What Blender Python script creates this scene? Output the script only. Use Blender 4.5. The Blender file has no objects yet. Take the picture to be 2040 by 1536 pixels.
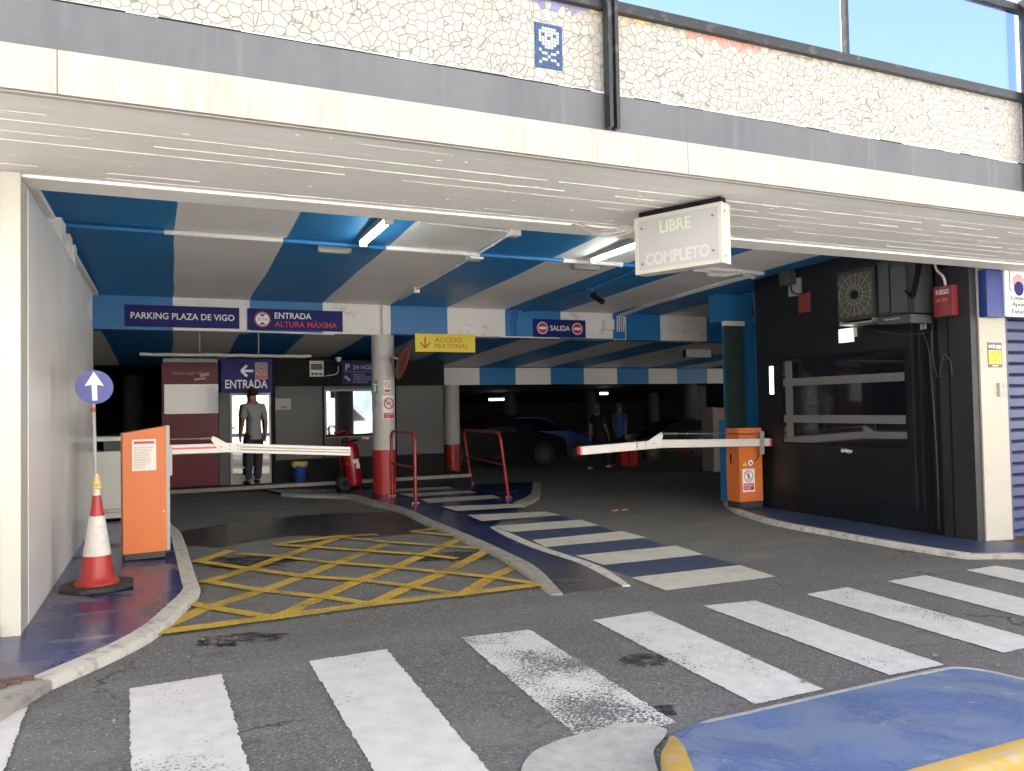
import bpy, bmesh, math, random
from mathutils import Vector, Matrix
random.seed(7)
rad = math.radians
S = bpy.context.scene
COL = S.collection
# ------------------------------------------------------------------ camera
F_PX, YAW, PITCH, ROLL, CAMH, SLOPE = 1547.93, rad(23.946), rad(1.621), rad(1.087), 1.38, 0.036
fw = Vector((math.sin(YAW)*math.cos(PITCH), math.cos(YAW)*math.cos(PITCH), math.sin(PITCH)))
r0 = Vector((math.cos(YAW), -math.sin(YAW), 0)); u0 = r0.cross(fw)
rt = math.cos(ROLL)*r0 - math.sin(ROLL)*u0; up = math.sin(ROLL)*r0 + math.cos(ROLL)*u0
cd = bpy.data.cameras.new('camera'); cam = bpy.data.objects.new('camera', cd); COL.objects.link(cam)
cd.sensor_width = 36; cd.lens = F_PX/2040*36; cd.clip_end = 600; cd.clip_start = 0.05
M = Matrix((rt, up, -fw)).transposed().to_4x4(); M.translation = Vector((0, 0, CAMH)); cam.matrix_world = M
S.camera = cam
S.render.resolution_x = 1024; S.render.resolution_y = 771
# ------------------------------------------------------------------ light
SUN_DIR = Vector((-0.30, 0.70, 0.95)).normalized()      # towards the sun: behind the building
w = bpy.data.worlds.new('World'); S.world = w; w.use_nodes = True
nt = w.node_tree; bg = nt.nodes['Background']
sky = nt.nodes.new('ShaderNodeTexSky'); sky.sky_type = 'NISHITA'; sky.sun_disc = False
sky.sun_elevation = math.asin(SUN_DIR.z); sky.sun_rotation = math.atan2(SUN_DIR.x, SUN_DIR.y)
sky.air_density = 1.0; sky.dust_density = 1.0; sky.ozone_density = 2.0
hs = nt.nodes.new('ShaderNodeHueSaturation'); hs.inputs['Saturation'].default_value = .55
nt.links.new(sky.outputs[0], hs.inputs['Color']); nt.links.new(hs.outputs[0], bg.inputs[0]); bg.inputs[1].default_value = 0.12
sd = bpy.data.lights.new('sun', 'SUN'); sd.energy = 5.0; sd.angle = rad(0.5); sd.color = (1, 0.94, 0.86)
sun = bpy.data.objects.new('sun', sd); COL.objects.link(sun)
sun.rotation_euler = (-SUN_DIR).to_track_quat('-Z', 'Y').to_euler(); sun.location = (0, 0, 30)
S.view_settings.view_transform = 'Standard'; S.view_settings.look = 'None'
S.view_settings.exposure = 2.05; S.view_settings.gamma = 1
S.render.engine = 'CYCLES'
# ------------------------------------------------------------------ surveying helpers: sight lines of the photo met with known planes
def ray(x, y): return fw + (x-1020)/F_PX*rt - (y-768)/F_PX*up
def gz(x, y, h=0): return -SLOPE*x + h                       # the street falls gently to the right
def G(x, y, h=0):
    d = ray(x, y); t = (h-CAMH)/(d.z+SLOPE*d.x); return Vector((d.x*t, d.y*t, d.z*t+CAMH))
def PY(x, y, Y):
    d = ray(x, y)*(Y/ray(x, y).y); return Vector((d.x, d.y, d.z+CAMH))
def PX(x, y, X):
    d = ray(x, y)*(X/ray(x, y).x); return Vector((d.x, d.y, d.z+CAMH))
def PZ(x, y, Z):
    d = ray(x, y)*((Z-CAMH)/ray(x, y).z); return Vector((d.x, d.y, d.z+CAMH))
# ------------------------------------------------------------------ materials
MATS = {}
def newmat(name):
    m = bpy.data.materials.new(name); m.use_nodes = True; MATS[name] = m
    return m, m.node_tree, m.node_tree.nodes['Principled BSDF']
def nd(t, kind, **kw):
    n = t.nodes.new(kind)
    for k, v in kw.items():
        if k.startswith('i_'): n.inputs[k[2:].replace('_', ' ')].default_value = v
        else: setattr(n, k, v)
    return n
def mixc(t, fac, a, b, blend='MIX'):
    n = t.nodes.new('ShaderNodeMix'); n.data_type = 'RGBA'; n.blend_type = blend
    for s, v in ((0, fac), (6, a), (7, b)):
        if hasattr(v, 'is_output') or isinstance(v, bpy.types.NodeSocket): t.links.new(v, n.inputs[s])
        else: n.inputs[s].default_value = v if s == 0 else (*v, 1) if len(v) == 3 else v
    return n.outputs[2]
def mth(t, op, a, b=None, c=None, clamp=False):
    n = t.nodes.new('ShaderNodeMath'); n.operation = op; n.use_clamp = clamp
    for i, v in enumerate((a, b, c)):
        if v is None: continue
        if isinstance(v, bpy.types.NodeSocket): t.links.new(v, n.inputs[i])
        else: n.inputs[i].default_value = v
    return n.outputs[0]
def coord(t, scale=(1, 1, 1)):
    g = t.nodes.new('ShaderNodeNewGeometry'); m = t.nodes.new('ShaderNodeMapping'); m.inputs['Scale'].default_value = scale
    t.links.new(g.outputs['Position'], m.inputs[0]); return m.outputs[0]
def noise(t, vec, scale, detail=4, rough=.55, dist=0):
    n = nd(t, 'ShaderNodeTexNoise'); n.inputs['Scale'].default_value = scale; n.inputs['Detail'].default_value = detail
    n.inputs['Roughness'].default_value = rough; n.inputs['Distortion'].default_value = dist
    t.links.new(vec, n.inputs['Vector']); return n.outputs['Fac']
def remap(t, v, a, b, c=0., d=1.):
    n = nd(t, 'ShaderNodeMapRange', clamp=True)
    for i, x in enumerate((a, b, c, d)): n.inputs[i+1].default_value = x
    t.links.new(v, n.inputs[0]); return n.outputs[0]
def bump(t, bs, h, strength=.3, dist=.01):
    n = nd(t, 'ShaderNodeBump'); n.inputs['Strength'].default_value = strength; n.inputs['Distance'].default_value = dist
    t.links.new(h, n.inputs['Height']); t.links.new(n.outputs[0], bs.inputs['Normal'])
def paint(name, col, rough=.5, var=.12, scale=3., metal=0., bmp=.0, bscale=60, dirt=None, dirt_amt=.0, spec=.5, stretch=(1, 1, 1)):
    m, t, b = newmat(name)
    v = coord(t, stretch); n1 = noise(t, v, scale, 5)
    c = mixc(t, remap(t, n1, .3, .7), tuple(x*(1-var) for x in col), tuple(min(1, x*(1+var)) for x in col))
    if dirt:
        n2 = noise(t, v, scale*2.3, 7, .65); c = mixc(t, remap(t, n2, .62-dirt_amt*.2, .75-dirt_amt*.1, 0, .85), c, dirt)
    t.links.new(c, b.inputs['Base Color'])
    t.links.new(remap(t, n1, .3, .7, rough*.85, min(1, rough*1.15)), b.inputs['Roughness'])
    b.inputs['Metallic'].default_value = metal; b.inputs['Specular IOR Level'].default_value = spec
    if bmp: bump(t, b, noise(t, v, bscale, 3), bmp, .004)
    return m
def emis(name, col, s):
    m, t, b = newmat(name); b.inputs['Base Color'].default_value = (*col, 1)
    b.inputs['Emission Color'].default_value = (*col, 1); b.inputs['Emission Strength'].default_value = s
    return m
def worn(name, col, wear, scale=28, rough=.6, edge=.02, stretch=(1, 1, 1), tint=None, alphaw=1.):
    """paint layer that has flaked away in places, the surface below shows through"""
    m, t, b = newmat(name); v = coord(t, stretch)
    n1 = noise(t, v, scale, 8, .7); n2 = noise(t, v, 1.7, 4)
    k = mth(t, 'ADD', mth(t, 'MULTIPLY', n1, .6), mth(t, 'MULTIPLY', n2, .4))
    a = remap(t, k, wear-edge, wear+edge)
    c = mixc(t, remap(t, noise(t, v, 9, 6), .3, .72), tuple(x*.82 for x in col), col)
    if tint: c = mixc(t, remap(t, noise(t, v, 3, 5), .45, .65), c, tint)
    t.links.new(c, b.inputs['Base Color']); b.inputs['Roughness'].default_value = rough
    bump(t, b, noise(t, v, 160, 3), .35, .004)
    tr = nd(t, 'ShaderNodeBsdfTransparent'); mx = nd(t, 'ShaderNodeMixShader')
    if alphaw < 1: a = mth(t, 'MULTIPLY', a, alphaw)
    t.links.new(a, mx.inputs[0]); t.links.new(tr.outputs[0], mx.inputs[1]); t.links.new(b.outputs[0], mx.inputs[2])
    t.links.new(mx.outputs[0], t.nodes['Material Output'].inputs[0]); return m
def mirrorglass(name, tint, refl, base=(.02, .022, .025), rough=.03):
    m, t, b = newmat(name); b.inputs['Base Color'].default_value = (*base, 1); b.inputs['Roughness'].default_value = .1
    g = nd(t, 'ShaderNodeBsdfGlossy'); g.inputs['Color'].default_value = (*tint, 1); g.inputs['Roughness'].default_value = rough
    mx = nd(t, 'ShaderNodeMixShader'); mx.inputs[0].default_value = refl
    t.links.new(b.outputs[0], mx.inputs[1]); t.links.new(g.outputs[0], mx.inputs[2])
    t.links.new(mx.outputs[0], t.nodes['Material Output'].inputs[0]); return m
def clearglass(name, tint, refl, rough=.02):
    m, t, b = newmat(name); tr = nd(t, 'ShaderNodeBsdfTransparent'); tr.inputs[0].default_value = (*tint, 1)
    g = nd(t, 'ShaderNodeBsdfGlossy'); g.inputs['Roughness'].default_value = rough; mx = nd(t, 'ShaderNodeMixShader')
    fr = nd(t, 'ShaderNodeLayerWeight'); fr.inputs[0].default_value = .2
    t.links.new(mth(t, 'ADD', mth(t, 'MULTIPLY', fr.outputs['Facing'], .25), refl, clamp=True), mx.inputs[0])
    t.links.new(tr.outputs[0], mx.inputs[1]); t.links.new(g.outputs[0], mx.inputs[2])
    t.links.new(mx.outputs[0], t.nodes['Material Output'].inputs[0]); return m

# asphalt: aggregate speckle, wheel-polished patches, cracks
m, t, b = newmat('asphalt'); v = coord(t)
vo = nd(t, 'ShaderNodeTexVoronoi'); vo.inputs['Scale'].default_value = 110; t.links.new(v, vo.inputs['Vector'])
sep = nd(t, 'ShaderNodeSeparateColor'); t.links.new(vo.outputs['Color'], sep.inputs[0])
c = mixc(t, remap(t, sep.outputs[0], .1, .95), (.088, .086, .084), (.205, .20, .193))
c = mixc(t, remap(t, sep.outputs[1], .95, .995), c, (.40, .385, .36))
c = mixc(t, remap(t, noise(t, v, 1.1, 6, .6), .35, .7, 0, .5), c, (.10, .097, .094))
c = mixc(t, remap(t, noise(t, v, 3.7, 7, .7), .56, .75, 0, .45), c, (.24, .225, .21))
c = mixc(t, remap(t, noise(t, v, 7, 7, .7), .63, .72, 0, .5), c, (.06, .057, .055))
c = mixc(t, remap(t, noise(t, coord(t, (.35, 1.1, 1)), 1.6, 5, .6), .5, .68, 0, .35), c, (.25, .24, .225))
c = mixc(t, remap(t, noise(t, coord(t, (.5, 1.4, 1)), 3.2, 6, .65), .60, .70, 0, .45), c, (.055, .053, .052))
cr = nd(t, 'ShaderNodeTexVoronoi', feature='DISTANCE_TO_EDGE'); cr.inputs['Scale'].default_value = .45
ndv = nd(t, 'ShaderNodeVectorMath', operation='ADD'); nn = nd(t, 'ShaderNodeTexNoise'); nn.inputs['Scale'].default_value = 3; nn.inputs['Detail'].default_value = 6
t.links.new(v, nn.inputs['Vector']); sc = nd(t, 'ShaderNodeVectorMath', operation='SCALE'); sc.inputs['Scale'].default_value = .7
t.links.new(nn.outputs['Color'], sc.inputs[0]); t.links.new(v, ndv.inputs[0]); t.links.new(sc.outputs[0], ndv.inputs[1]); t.links.new(ndv.outputs[0], cr.inputs['Vector'])
ck = mth(t, 'MULTIPLY', remap(t, cr.outputs['Distance'], .002, .006, 1, 0), remap(t, noise(t, v, .8, 2), .5, .6))
c = mixc(t, mth(t, 'MULTIPLY', ck, .8), c, (.02, .02, .02))
t.links.new(c, b.inputs['Base Color']); b.inputs['Roughness'].default_value = .82
bump(t, b, mth(t, 'SUBTRACT', mth(t, 'ADD', vo.outputs['Distance'], noise(t, v, 200, 2)), ck), .9, .006)

# broken-tile mosaic
def mosaic():
    m, t, b = newmat('mosaic'); v = coord(t)
    nn = nd(t, 'ShaderNodeTexNoise'); nn.inputs['Scale'].default_value = 6; t.links.new(v, nn.inputs['Vector'])
    sc = nd(t, 'ShaderNodeVectorMath', operation='SCALE'); sc.inputs['Scale'].default_value = .022; t.links.new(nn.outputs['Color'], sc.inputs[0])
    ad = nd(t, 'ShaderNodeVectorMath', operation='ADD'); t.links.new(v, ad.inputs[0]); t.links.new(sc.outputs[0], ad.inputs[1]); vv = ad.outputs[0]
    e = nd(t, 'ShaderNodeTexVoronoi', feature='DISTANCE_TO_EDGE'); e.inputs['Scale'].default_value = 19.5; t.links.new(vv, e.inputs['Vector'])
    f = nd(t, 'ShaderNodeTexVoronoi'); f.inputs['Scale'].default_value = 19.5; t.links.new(vv, f.inputs['Vector'])
    s = nd(t, 'ShaderNodeSeparateColor'); t.links.new(f.outputs['Color'], s.inputs[0])
    tile = mixc(t, s.outputs[0], (.28, .27, .25), (.335, .325, .305)); tile = mixc(t, remap(t, s.outputs[1], .85, .97, 0, .35), tile, (.33, .29, .26))
    p = nd(t, 'ShaderNodeSeparateXYZ'); t.links.new(v, p.inputs[0])
    rp = nd(t, 'ShaderNodeValToRGB'); rp.color_ramp.interpolation = 'CONSTANT'
    el = rp.color_ramp.elements; el[0].position = 0; el[0].color = (.45, .05, .05, 1); el[1].position = .12; el[1].color = (.03, .05, .3, 1)
    for q, cc in ((.27, (.5, .37, .1)), (.42, (.3, .36, .22)), (.52, (.5, .12, .07)), (.72, (.3, .27, .2))): k = el.new(q); k.color = (*cc, 1)
    jx = mth(t, 'ADD', p.outputs[0], mth(t, 'MULTIPLY', s.outputs[2], .25))
    t.links.new(remap(t, jx, 1.6, 4.8), rp.inputs[0])
    hi = mth(t, 'ADD', p.outputs[2], mth(t, 'MULTIPLY', s.outputs[2], .07))
    hi = mth(t, 'SUBTRACT', hi, remap(t, noise(t, v, 1.3, 2), .3, .7, 0, .06))
    tile = mixc(t, mth(t, 'MULTIPLY', remap(t, hi, 3.778, 3.782), remap(t, p.outputs[0], 4.3, 4.5, .6, .08)), tile, rp.outputs[0])
    gr = remap(t, e.outputs['Distance'], .02, .045)
    c = mixc(t, gr, (.15, .145, .135), tile)
    c = mixc(t, mth(t, 'MULTIPLY', remap(t, noise(t, v, 5, 6, .7), .52, .75, 0, .4), remap(t, p.outputs[0], 3, 6.5)), c, (.38, .33, .27))
    c = mixc(t, mth(t, 'MULTIPLY', remap(t, p.outputs[2], 3.74, 3.8), remap(t, noise(t, v, 14, 5), .45, .6, 0, .6)), c, (.12, .11, .09))
    t.links.new(c, b.inputs['Base Color']); t.links.new(remap(t, gr, 0, 1, .9, .3), b.inputs['Roughness'])
    bump(t, b, gr, .6, .004)
mosaic()
# fascia: cream paint with fine vertical streaks
m, t, b = newmat('fascia'); v = coord(t, (1, 1, .06)); n1 = noise(t, v, 55, 3); v2 = coord(t, (1, 1, .3)); n2 = noise(t, v2, 2.2, 6, .7)
c = mixc(t, remap(t, n1, .35, .7, 0, .8), (.37, .355, .33), (.285, .265, .24)); c = mixc(t, remap(t, n2, .5, .75, 0, .55), c, (.24, .215, .18))
n4 = noise(t, coord(t, (1, 1, .5)), 7, 8, .75); c = mixc(t, remap(t, n4, .68, .70), c, (.10, .09, .08))
t.links.new(c, b.inputs['Base Color']); b.inputs['Roughness'].default_value = .7; bump(t, b, n1, .2, .003)
# grey render band with runs and cracks
m, t, b = newmat('grey_band'); v = coord(t, (1, 1, .25)); n1 = noise(t, v, 2.6, 6, .65); v2 = coord(t, (.22, 1, 1.3)); n3 = noise(t, v2, 5, 8, .7, .6)
c = mixc(t, remap(t, n1, .3, .7), (.082, .087, .101), (.112, .117, .132)); c = mixc(t, remap(t, noise(t, coord(t, (1, 1, .05)), 9, 4), .58, .7, 0, .45), c, (.16, .16, .172))
c = mixc(t, remap(t, mth(t, 'ABSOLUTE', mth(t, 'SUBTRACT', n3, .5)), .0, .004, .55, 0), c, (.05, .05, .055))
n4 = noise(t, coord(t, (1, 1, .5)), 8, 8, .75); c = mixc(t, remap(t, n4, .72, .75), c, (.05, .05, .05))
t.links.new(c, b.inputs['Base Color']); b.inputs['Roughness'].default_value = .75; bump(t, b, n3, .25, .004)
# soffit: board-marked, paint flaked in thin lines
m, t, b = newmat('soffit'); v = coord(t); p = nd(t, 'ShaderNodeSeparateXYZ'); t.links.new(v, p.inputs[0])
yy = mth(t, 'ADD', p.outputs[1], mth(t, 'MULTIPLY', noise(t, v, 2.5, 5, .6), .010))
fr = mth(t, 'FRACT', mth(t, 'DIVIDE', yy, .155)); ln = remap(t, mth(t, 'ABSOLUTE', mth(t, 'SUBTRACT', fr, .5)), .018, .030, 1, 0)
row = mth(t, 'FLOOR', mth(t, 'DIVIDE', yy, .155)); cx = nd(t, 'ShaderNodeCombineXYZ')
t.links.new(mth(t, 'MULTIPLY', p.outputs[0], .55), cx.inputs[0]); t.links.new(mth(t, 'MULTIPLY', row, 7.3), cx.inputs[1])
br = remap(t, noise(t, cx.outputs[0], 1.6, 9, .75), .50, .53)
base = mixc(t, remap(t, noise(t, v, 1.2, 5), .3, .7), (.72, .70, .665), (.79, .775, .74))
base = mixc(t, remap(t, noise(t, coord(t, (.25, 1, 1)), 16, 6, .7), .63, .7, 0, .35), base, (.84, .83, .80))
c = mixc(t, mth(t, 'MULTIPLY', ln, br), base, (.93, .91, .87))
c = mixc(t, remap(t, noise(t, coord(t, (.35, 1, 1)), 26, 7, .75), .69, .71, 0, .9), c, (.85, .83, .8))
gx = remap(t, fr, .0, .03, 0, 1); c = mixc(t, mth(t, 'SUBTRACT', .25, mth(t, 'MULTIPLY', gx, .25)), c, (.28, .27, .25))
t.links.new(c, b.inputs['Base Color']); b.inputs['Roughness'].default_value = .7; bump(t, b, mth(t, 'ADD', ln, gx), .3, .004)

paint('blue_paint', (.030, .19, .46), .42, .10, 1.3, bmp=.12, bscale=25)
paint('white_paint', (.78, .765, .76), .5, .06, 1.1, bmp=.12, bscale=25, dirt=(.42, .40, .38), dirt_amt=.2)
paint('ceil_white', (.86, .835, .82), .55, .06, .8, bmp=.12, bscale=25)
paint('ceil_blue', (.028, .22, .52), .45, .10, .9, bmp=.12, bscale=25)
paint('cream', (.42, .40, .35), .6, .04, 4, bmp=.2, bscale=90)
paint('cream_box', (.48, .46, .41), .45, .03, 4)
paint('panel_metal', (.80, .785, .77), .24, .03, .7)
paint('black_wall', (.0065, .0075, .011), .42, .25, 2.5, bmp=.05, bscale=40, spec=.45)
paint('black_wall_worn', (.016, .017, .020), .55, .3, 3, bmp=.1, bscale=40)
paint('dark_concrete', (.035, .035, .036), .8, .25, .9)
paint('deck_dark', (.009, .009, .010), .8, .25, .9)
paint('garage_wall', (.06, .06, .06), .8, .2, .5)
paint('column_white', (.56, .545, .52), .45, .05, 2, bmp=.08, bscale=30, dirt=(.33, .31, .29), dirt_amt=.25)
paint('red_paint', (.42, .022, .026), .35, .08, 3, bmp=.05, bscale=30, dirt=(.25, .03, .03), dirt_amt=.3)
paint('alarm_red', (.20, .022, .03), .3, .08, 3, dirt=(.15, .02, .02), dirt_amt=.3)
paint('rail_red', (.27, .015, .022), .3, .15, 8, bmp=.05)
paint('orange', (.62, .165, .045), .42, .025, 2, spec=.4)
paint('orange_faded', (.62, .24, .15), .55, .08, 2)
paint('grey_metal', (.34, .335, .33), .45, .06, 5, metal=.2)
paint('dark_plastic', (.035, .036, .04), .55, .2, 6)
paint('white_plastic', (.74, .73, .70), .35, .04, 5)
paint('sheet_white', (.72, .71, .67), .55, .03, 5)
paint('galv', (.50, .49, .47), .4, .15, 14, metal=.6, dirt=(.25, .2, .15), dirt_amt=.4)
paint('rust_white', (.5, .48, .45), .6, .2, 40, dirt=(.18, .13, .1), dirt_amt=.7)
paint('signblue', (.018, .022, .145), .45, .08, 3, spec=.15)
paint('signyellow', (.80, .68, .03), .45, .04, 3)
paint('signwhite', (.82, .82, .83), .4, .03, 3)
paint('signred', (.55, .03, .035), .4, .05, 3)
paint('text_red', (.56, .045, .06), .5, .03, 3)
paint('text_orange', (.60, .10, .03), .5, .03, 3)
paint('text_brown', (.42, .12, .08), .5, .05, 3)
paint('text_grey', (.10, .10, .12), .5, .05, 3)
paint('text_pale', (.45, .36, .38), .5, .05, 3)
paint('green_sign', (.01, .13, .03), .4, .05, 3)
paint('black', (.010, .010, .011), .6, .1, 5, spec=.12)
paint('tyre', (.02, .02, .02), .8, .2, 20)
paint('maroon', (.13, .012, .022), .35, .08, 2, spec=.2)
paint('kiosk_grey', (.055, .057, .06), .5, .12, 1.4, bmp=.1, bscale=30)
paint('kiosk_frame', (.20, .20, .20), .4, .06, 4, metal=.4)
paint('kerb_white', (.52, .495, .445), .7, .10, 5, bmp=.6, bscale=45, dirt=(.20, .18, .16), dirt_amt=.55)
paint('kerb_grey', (.30, .28, .25), .8, .15, 5, bmp=.6, bscale=45, dirt=(.13, .12, .11), dirt_amt=.55)
paint('kerb_yellow', (.48, .30, .05), .65, .10, 5, bmp=.5, bscale=45, dirt=(.36, .33, .27), dirt_amt=.85)
paint('concrete', (.40, .385, .36), .8, .16, 14, bmp=.5, bscale=60, dirt=(.30, .29, .28), dirt_amt=.4)
paint('sill_concrete', (.13, .125, .12), .8, .15, 3, bmp=.3, bscale=60)
paint('cone_red', (.38, .028, .026), .38, .10, 6, dirt=(.28, .05, .04), dirt_amt=.35)
paint('cone_white', (.62, .60, .56), .42, .07, 12, dirt=(.40, .37, .33), dirt_amt=.4, bmp=.25, bscale=50)
paint('rubber', (.030, .029, .029), .8, .3, 18, bmp=.5, bscale=60, dirt=(.10, .09, .08), dirt_amt=.4)
paint('tape', (.62, .42, .10), .5, .3, 40, dirt=(.7, .65, .5), dirt_amt=.8, bmp=.6, bscale=80)
paint('round_blue', (.055, .065, .30), .38, .05, 4)
paint('arm_white', (.62, .60, .56), .35, .03, 6, dirt=(.55, .52, .48), dirt_amt=.15)
paint('arm_red', (.72, .06, .12), .4, .05, 6)
paint('shutter', (.046, .058, .15), .45, .06, 2)
paint('box_blue', (.012, .032, .20), .4, .08, 2)
paint('sticker_yellow', (.80, .56, .01), .4, .04, 3)
paint('bag_yellow', (.42, .34, .08), .4, .2, 12)
paint('bin_blue', (.012, .045, .20), .35, .1, 4)
paint('ext_red', (.36, .012, .018), .25, .08, 4)
paint('mirror_back', (.22, .04, .03), .35, .15, 8)
paint('fan_mesh', (.075, .064, .052), .55, .2, 60)
paint('ac_dark', (.028, .030, .034), .5, .15, 6)
paint('ac_grey', (.06, .062, .066), .5, .15, 6)
paint('pv_dark', (.02, .05, .04), .2, .1, 3)
paint('glass_green', (.040, .066, .060), .12, .1, 2)
paint('screenface', (.40, .405, .41), .22, .02, 2)
paint('lite_green', (.50, .56, .46), .3, .02, 3)
paint('lite_pink', (.50, .48, .47), .3, .02, 3)
paint('hair_black', (.012, .010, .010), .6, .2, 40)
paint('hair_grey', (.08, .075, .07), .6, .2, 40)
paint('skin', (.30, .15, .10), .5, .08, 12)
paint('shirt_grey', (.30, .315, .335), .85, .12, 6, bmp=.4, bscale=30)
paint('jeans', (.028, .034, .05), .85, .2, 8, bmp=.4, bscale=30)
paint('shirt_blue', (.04, .11, .30), .85, .12, 6, bmp=.4, bscale=30)
paint('dark_cloth', (.010, .009, .011), .9, .2, 8)
paint('shoe_white', (.55, .55, .53), .6, .1, 12)
paint('bag_red', (.55, .02, .02), .45, .1, 6)
paint('car_black', (.003, .003, .004), .4, .1, 2, spec=.1)
paint('car_blue', (.004, .03, .17), .3, .1, 2, spec=.15)
paint('car_grey', (.006, .0065, .0075), .4, .1, 2, spec=.12)
paint('van_white', (.6, .6, .6), .3, .02, 2)
paint('facade_cream', (.84, .80, .74), .8, .06, .5)
paint('street_pane', (.30, .34, .38), .3, .2, 2)
paint('leaf', (.16, .17, .06), .6, .2, 20)
paint('metal_bright', (.6, .6, .6), .25, .1, 6, metal=.9)
paint('post_metal', (.020, .023, .026), .38, .2, 5, metal=.3, dirt=(.10, .10, .09), dirt_amt=.3)
paint('notice', (.35, .35, .33), .6, .04, 5)
paint('poster_brown', (.10, .08, .04), .5, .7, 26)
paint('tile_blue', (.016, .058, .155), .35, .25, 30)
paint('tile_white', (.36, .365, .37), .35, .08, 30)
paint('tactile', (.12, .065, .055), .8, .25, 9, bmp=.5, bscale=60, dirt=(.06, .05, .045), dirt_amt=.4)
paint('rough_brick', (.22, .14, .10), .9, .3, 14, bmp=1, bscale=30)
paint('bitumen', (.018, .017, .017), .42, .35, 6, bmp=.8, bscale=90)
mirrorglass('window_mirror', (.80, .90, .98), .40)
mirrorglass('door_mirror', (1, .97, .92), .50, rough=.04)
mirrorglass('shop_glass', (.75, .8, .9), .10, base=(.008, .009, .012), rough=.02)
mirrorglass('kiosk_mirror', (.8, .8, .8), .035, base=(.05, .05, .05), rough=.06)
clearglass('rail_glass', (.58, .71, .94), .12)
clearglass('car_glass', (.12, .14, .16), .05)
emis('tube_light', (.84, 1, .93), 11); emis('tube_far', (.9, 1, .97), 2.6); emis('led_white', (1, .98, .95), 1.2)
worn('zebra_white', (.66, .64, .61), .415, 60)
worn('zebra_worn', (.66, .64, .61), .475, 70, edge=.012)
worn('zebra_good', (.66, .64, .61), .36, 60)
worn('inner_cream', (.62, .585, .51), .38, 110, edge=.05)
worn('yellow_line', (.62, .40, .045), .44, 90, edge=.07, tint=(.52, .36, .07))
worn('blue_road', (.055, .075, .15), .40, 110, edge=.08, rough=.5)
# blue deck paint, glossy and scuffed
def deck(name, col, scuff, amt, rough=.28):
    m, t, b = newmat(name); v = coord(t); n1 = noise(t, v, 2.1, 7, .68, .4); n2 = noise(t, coord(t, (.5, 2, 1)), 3.0, 7, .7)
    c = mixc(t, remap(t, noise(t, v, 1.4, 4), .3, .7), tuple(x*.75 for x in col), tuple(x*1.25 for x in col))
    k = remap(t, n1, amt, amt+.10, 0, .85); c = mixc(t, k, c, scuff)
    if name == 'deck_island':
        pp = nd(t, 'ShaderNodeSeparateXYZ'); t.links.new(v, pp.inputs[0]); c = mixc(t, remap(t, mth(t, 'ADD', pp.outputs[1], mth(t, 'MULTIPLY', n1, 1.5)), 6.6, 8.2, .92, 0), c, (.085, .078, .072))
    if name == 'deck_front':
        c = mixc(t, remap(t, noise(t, v, 38, 8, .8), .45, .62, 0, .55), c, (.18, .22, .31)); c = mixc(t, remap(t, noise(t, coord(t, (6, .7, 1)), 5, 6, .7), .60, .66, 0, .5), c, (.07, .09, .17)); c = mixc(t, remap(t, noise(t, v, 5, 8, .75), .60, .66, 0, .6), c, (.30, .33, .40))
    c = mixc(t, remap(t, noise(t, v, 60, 3), .70, .74), c, (.4, .4, .4)); c = mixc(t, remap(t, n2, .62, .7, 0, .5), c, tuple(x*1.3 for x in scuff))
    t.links.new(c, b.inputs['Base Color']); t.links.new(remap(t, k, 0, 1, rough, .7), b.inputs['Roughness']); bump(t, b, noise(t, v, 18, 5), .12, .004)
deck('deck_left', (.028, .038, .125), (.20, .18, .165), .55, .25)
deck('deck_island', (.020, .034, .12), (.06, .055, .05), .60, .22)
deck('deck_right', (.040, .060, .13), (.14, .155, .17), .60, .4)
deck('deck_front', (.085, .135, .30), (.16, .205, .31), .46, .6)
# ------------------------------------------------------------------ mesh helpers
def B(): return bmesh.new()
def box(b, x0, x1, y0, y1, z0, z1, rot=None, piv=None):
    vs = [b.verts.new((x, y, z)) for z in (z0, z1) for y in (y0, y1) for x in (x0, x1)]
    fs = [b.faces.new([vs[i] for i in f]) for f in ((0, 2, 3, 1), (4, 5, 7, 6), (0, 1, 5, 4), (2, 6, 7, 3), (0, 4, 6, 2), (1, 3, 7, 5))]
    if rot: bmesh.ops.rotate(b, verts=vs, cent=piv or ((x0+x1)/2, (y0+y1)/2, z0), matrix=Matrix.Rotation(rot, 3, 'Z'))
    return vs
def bev(b, w, seg=2):
    es = [e for e in b.edges if len(e.link_faces) == 2 and e.calc_face_angle(0) > .6]
    bmesh.ops.bevel(b, geom=es, offset=w, segments=seg, affect='EDGES', profile=.5); return b
def tube(b, pts, r, n=8, radii=None, cap=True):
    pts = [Vector(p) for p in pts]; rings = []; prev = None
    for i, p in enumerate(pts):
        d = ((pts[min(i+1, len(pts)-1)]-p).normalized() + (p-pts[max(i-1, 0)]).normalized())
        if d.length < 1e-6: d = Vector((0, 0, 1))
        d.normalize()
        if prev is None: a = d.orthogonal().normalized()
        else: a = (prev - d*prev.dot(d)).normalized()
        prev = a; c = d.cross(a); rr = radii[i] if radii else r
        rings.append([b.verts.new(p + rr*(math.cos(k*2*math.pi/n)*a + math.sin(k*2*math.pi/n)*c)) for k in range(n)])
    for q, s in zip(rings, rings[1:]):
        for k in range(n): b.faces.new((q[k], q[(k+1) % n], s[(k+1) % n], s[k]))
    if cap: b.faces.new(rings[0][::-1]); b.faces.new(rings[-1])
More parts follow.
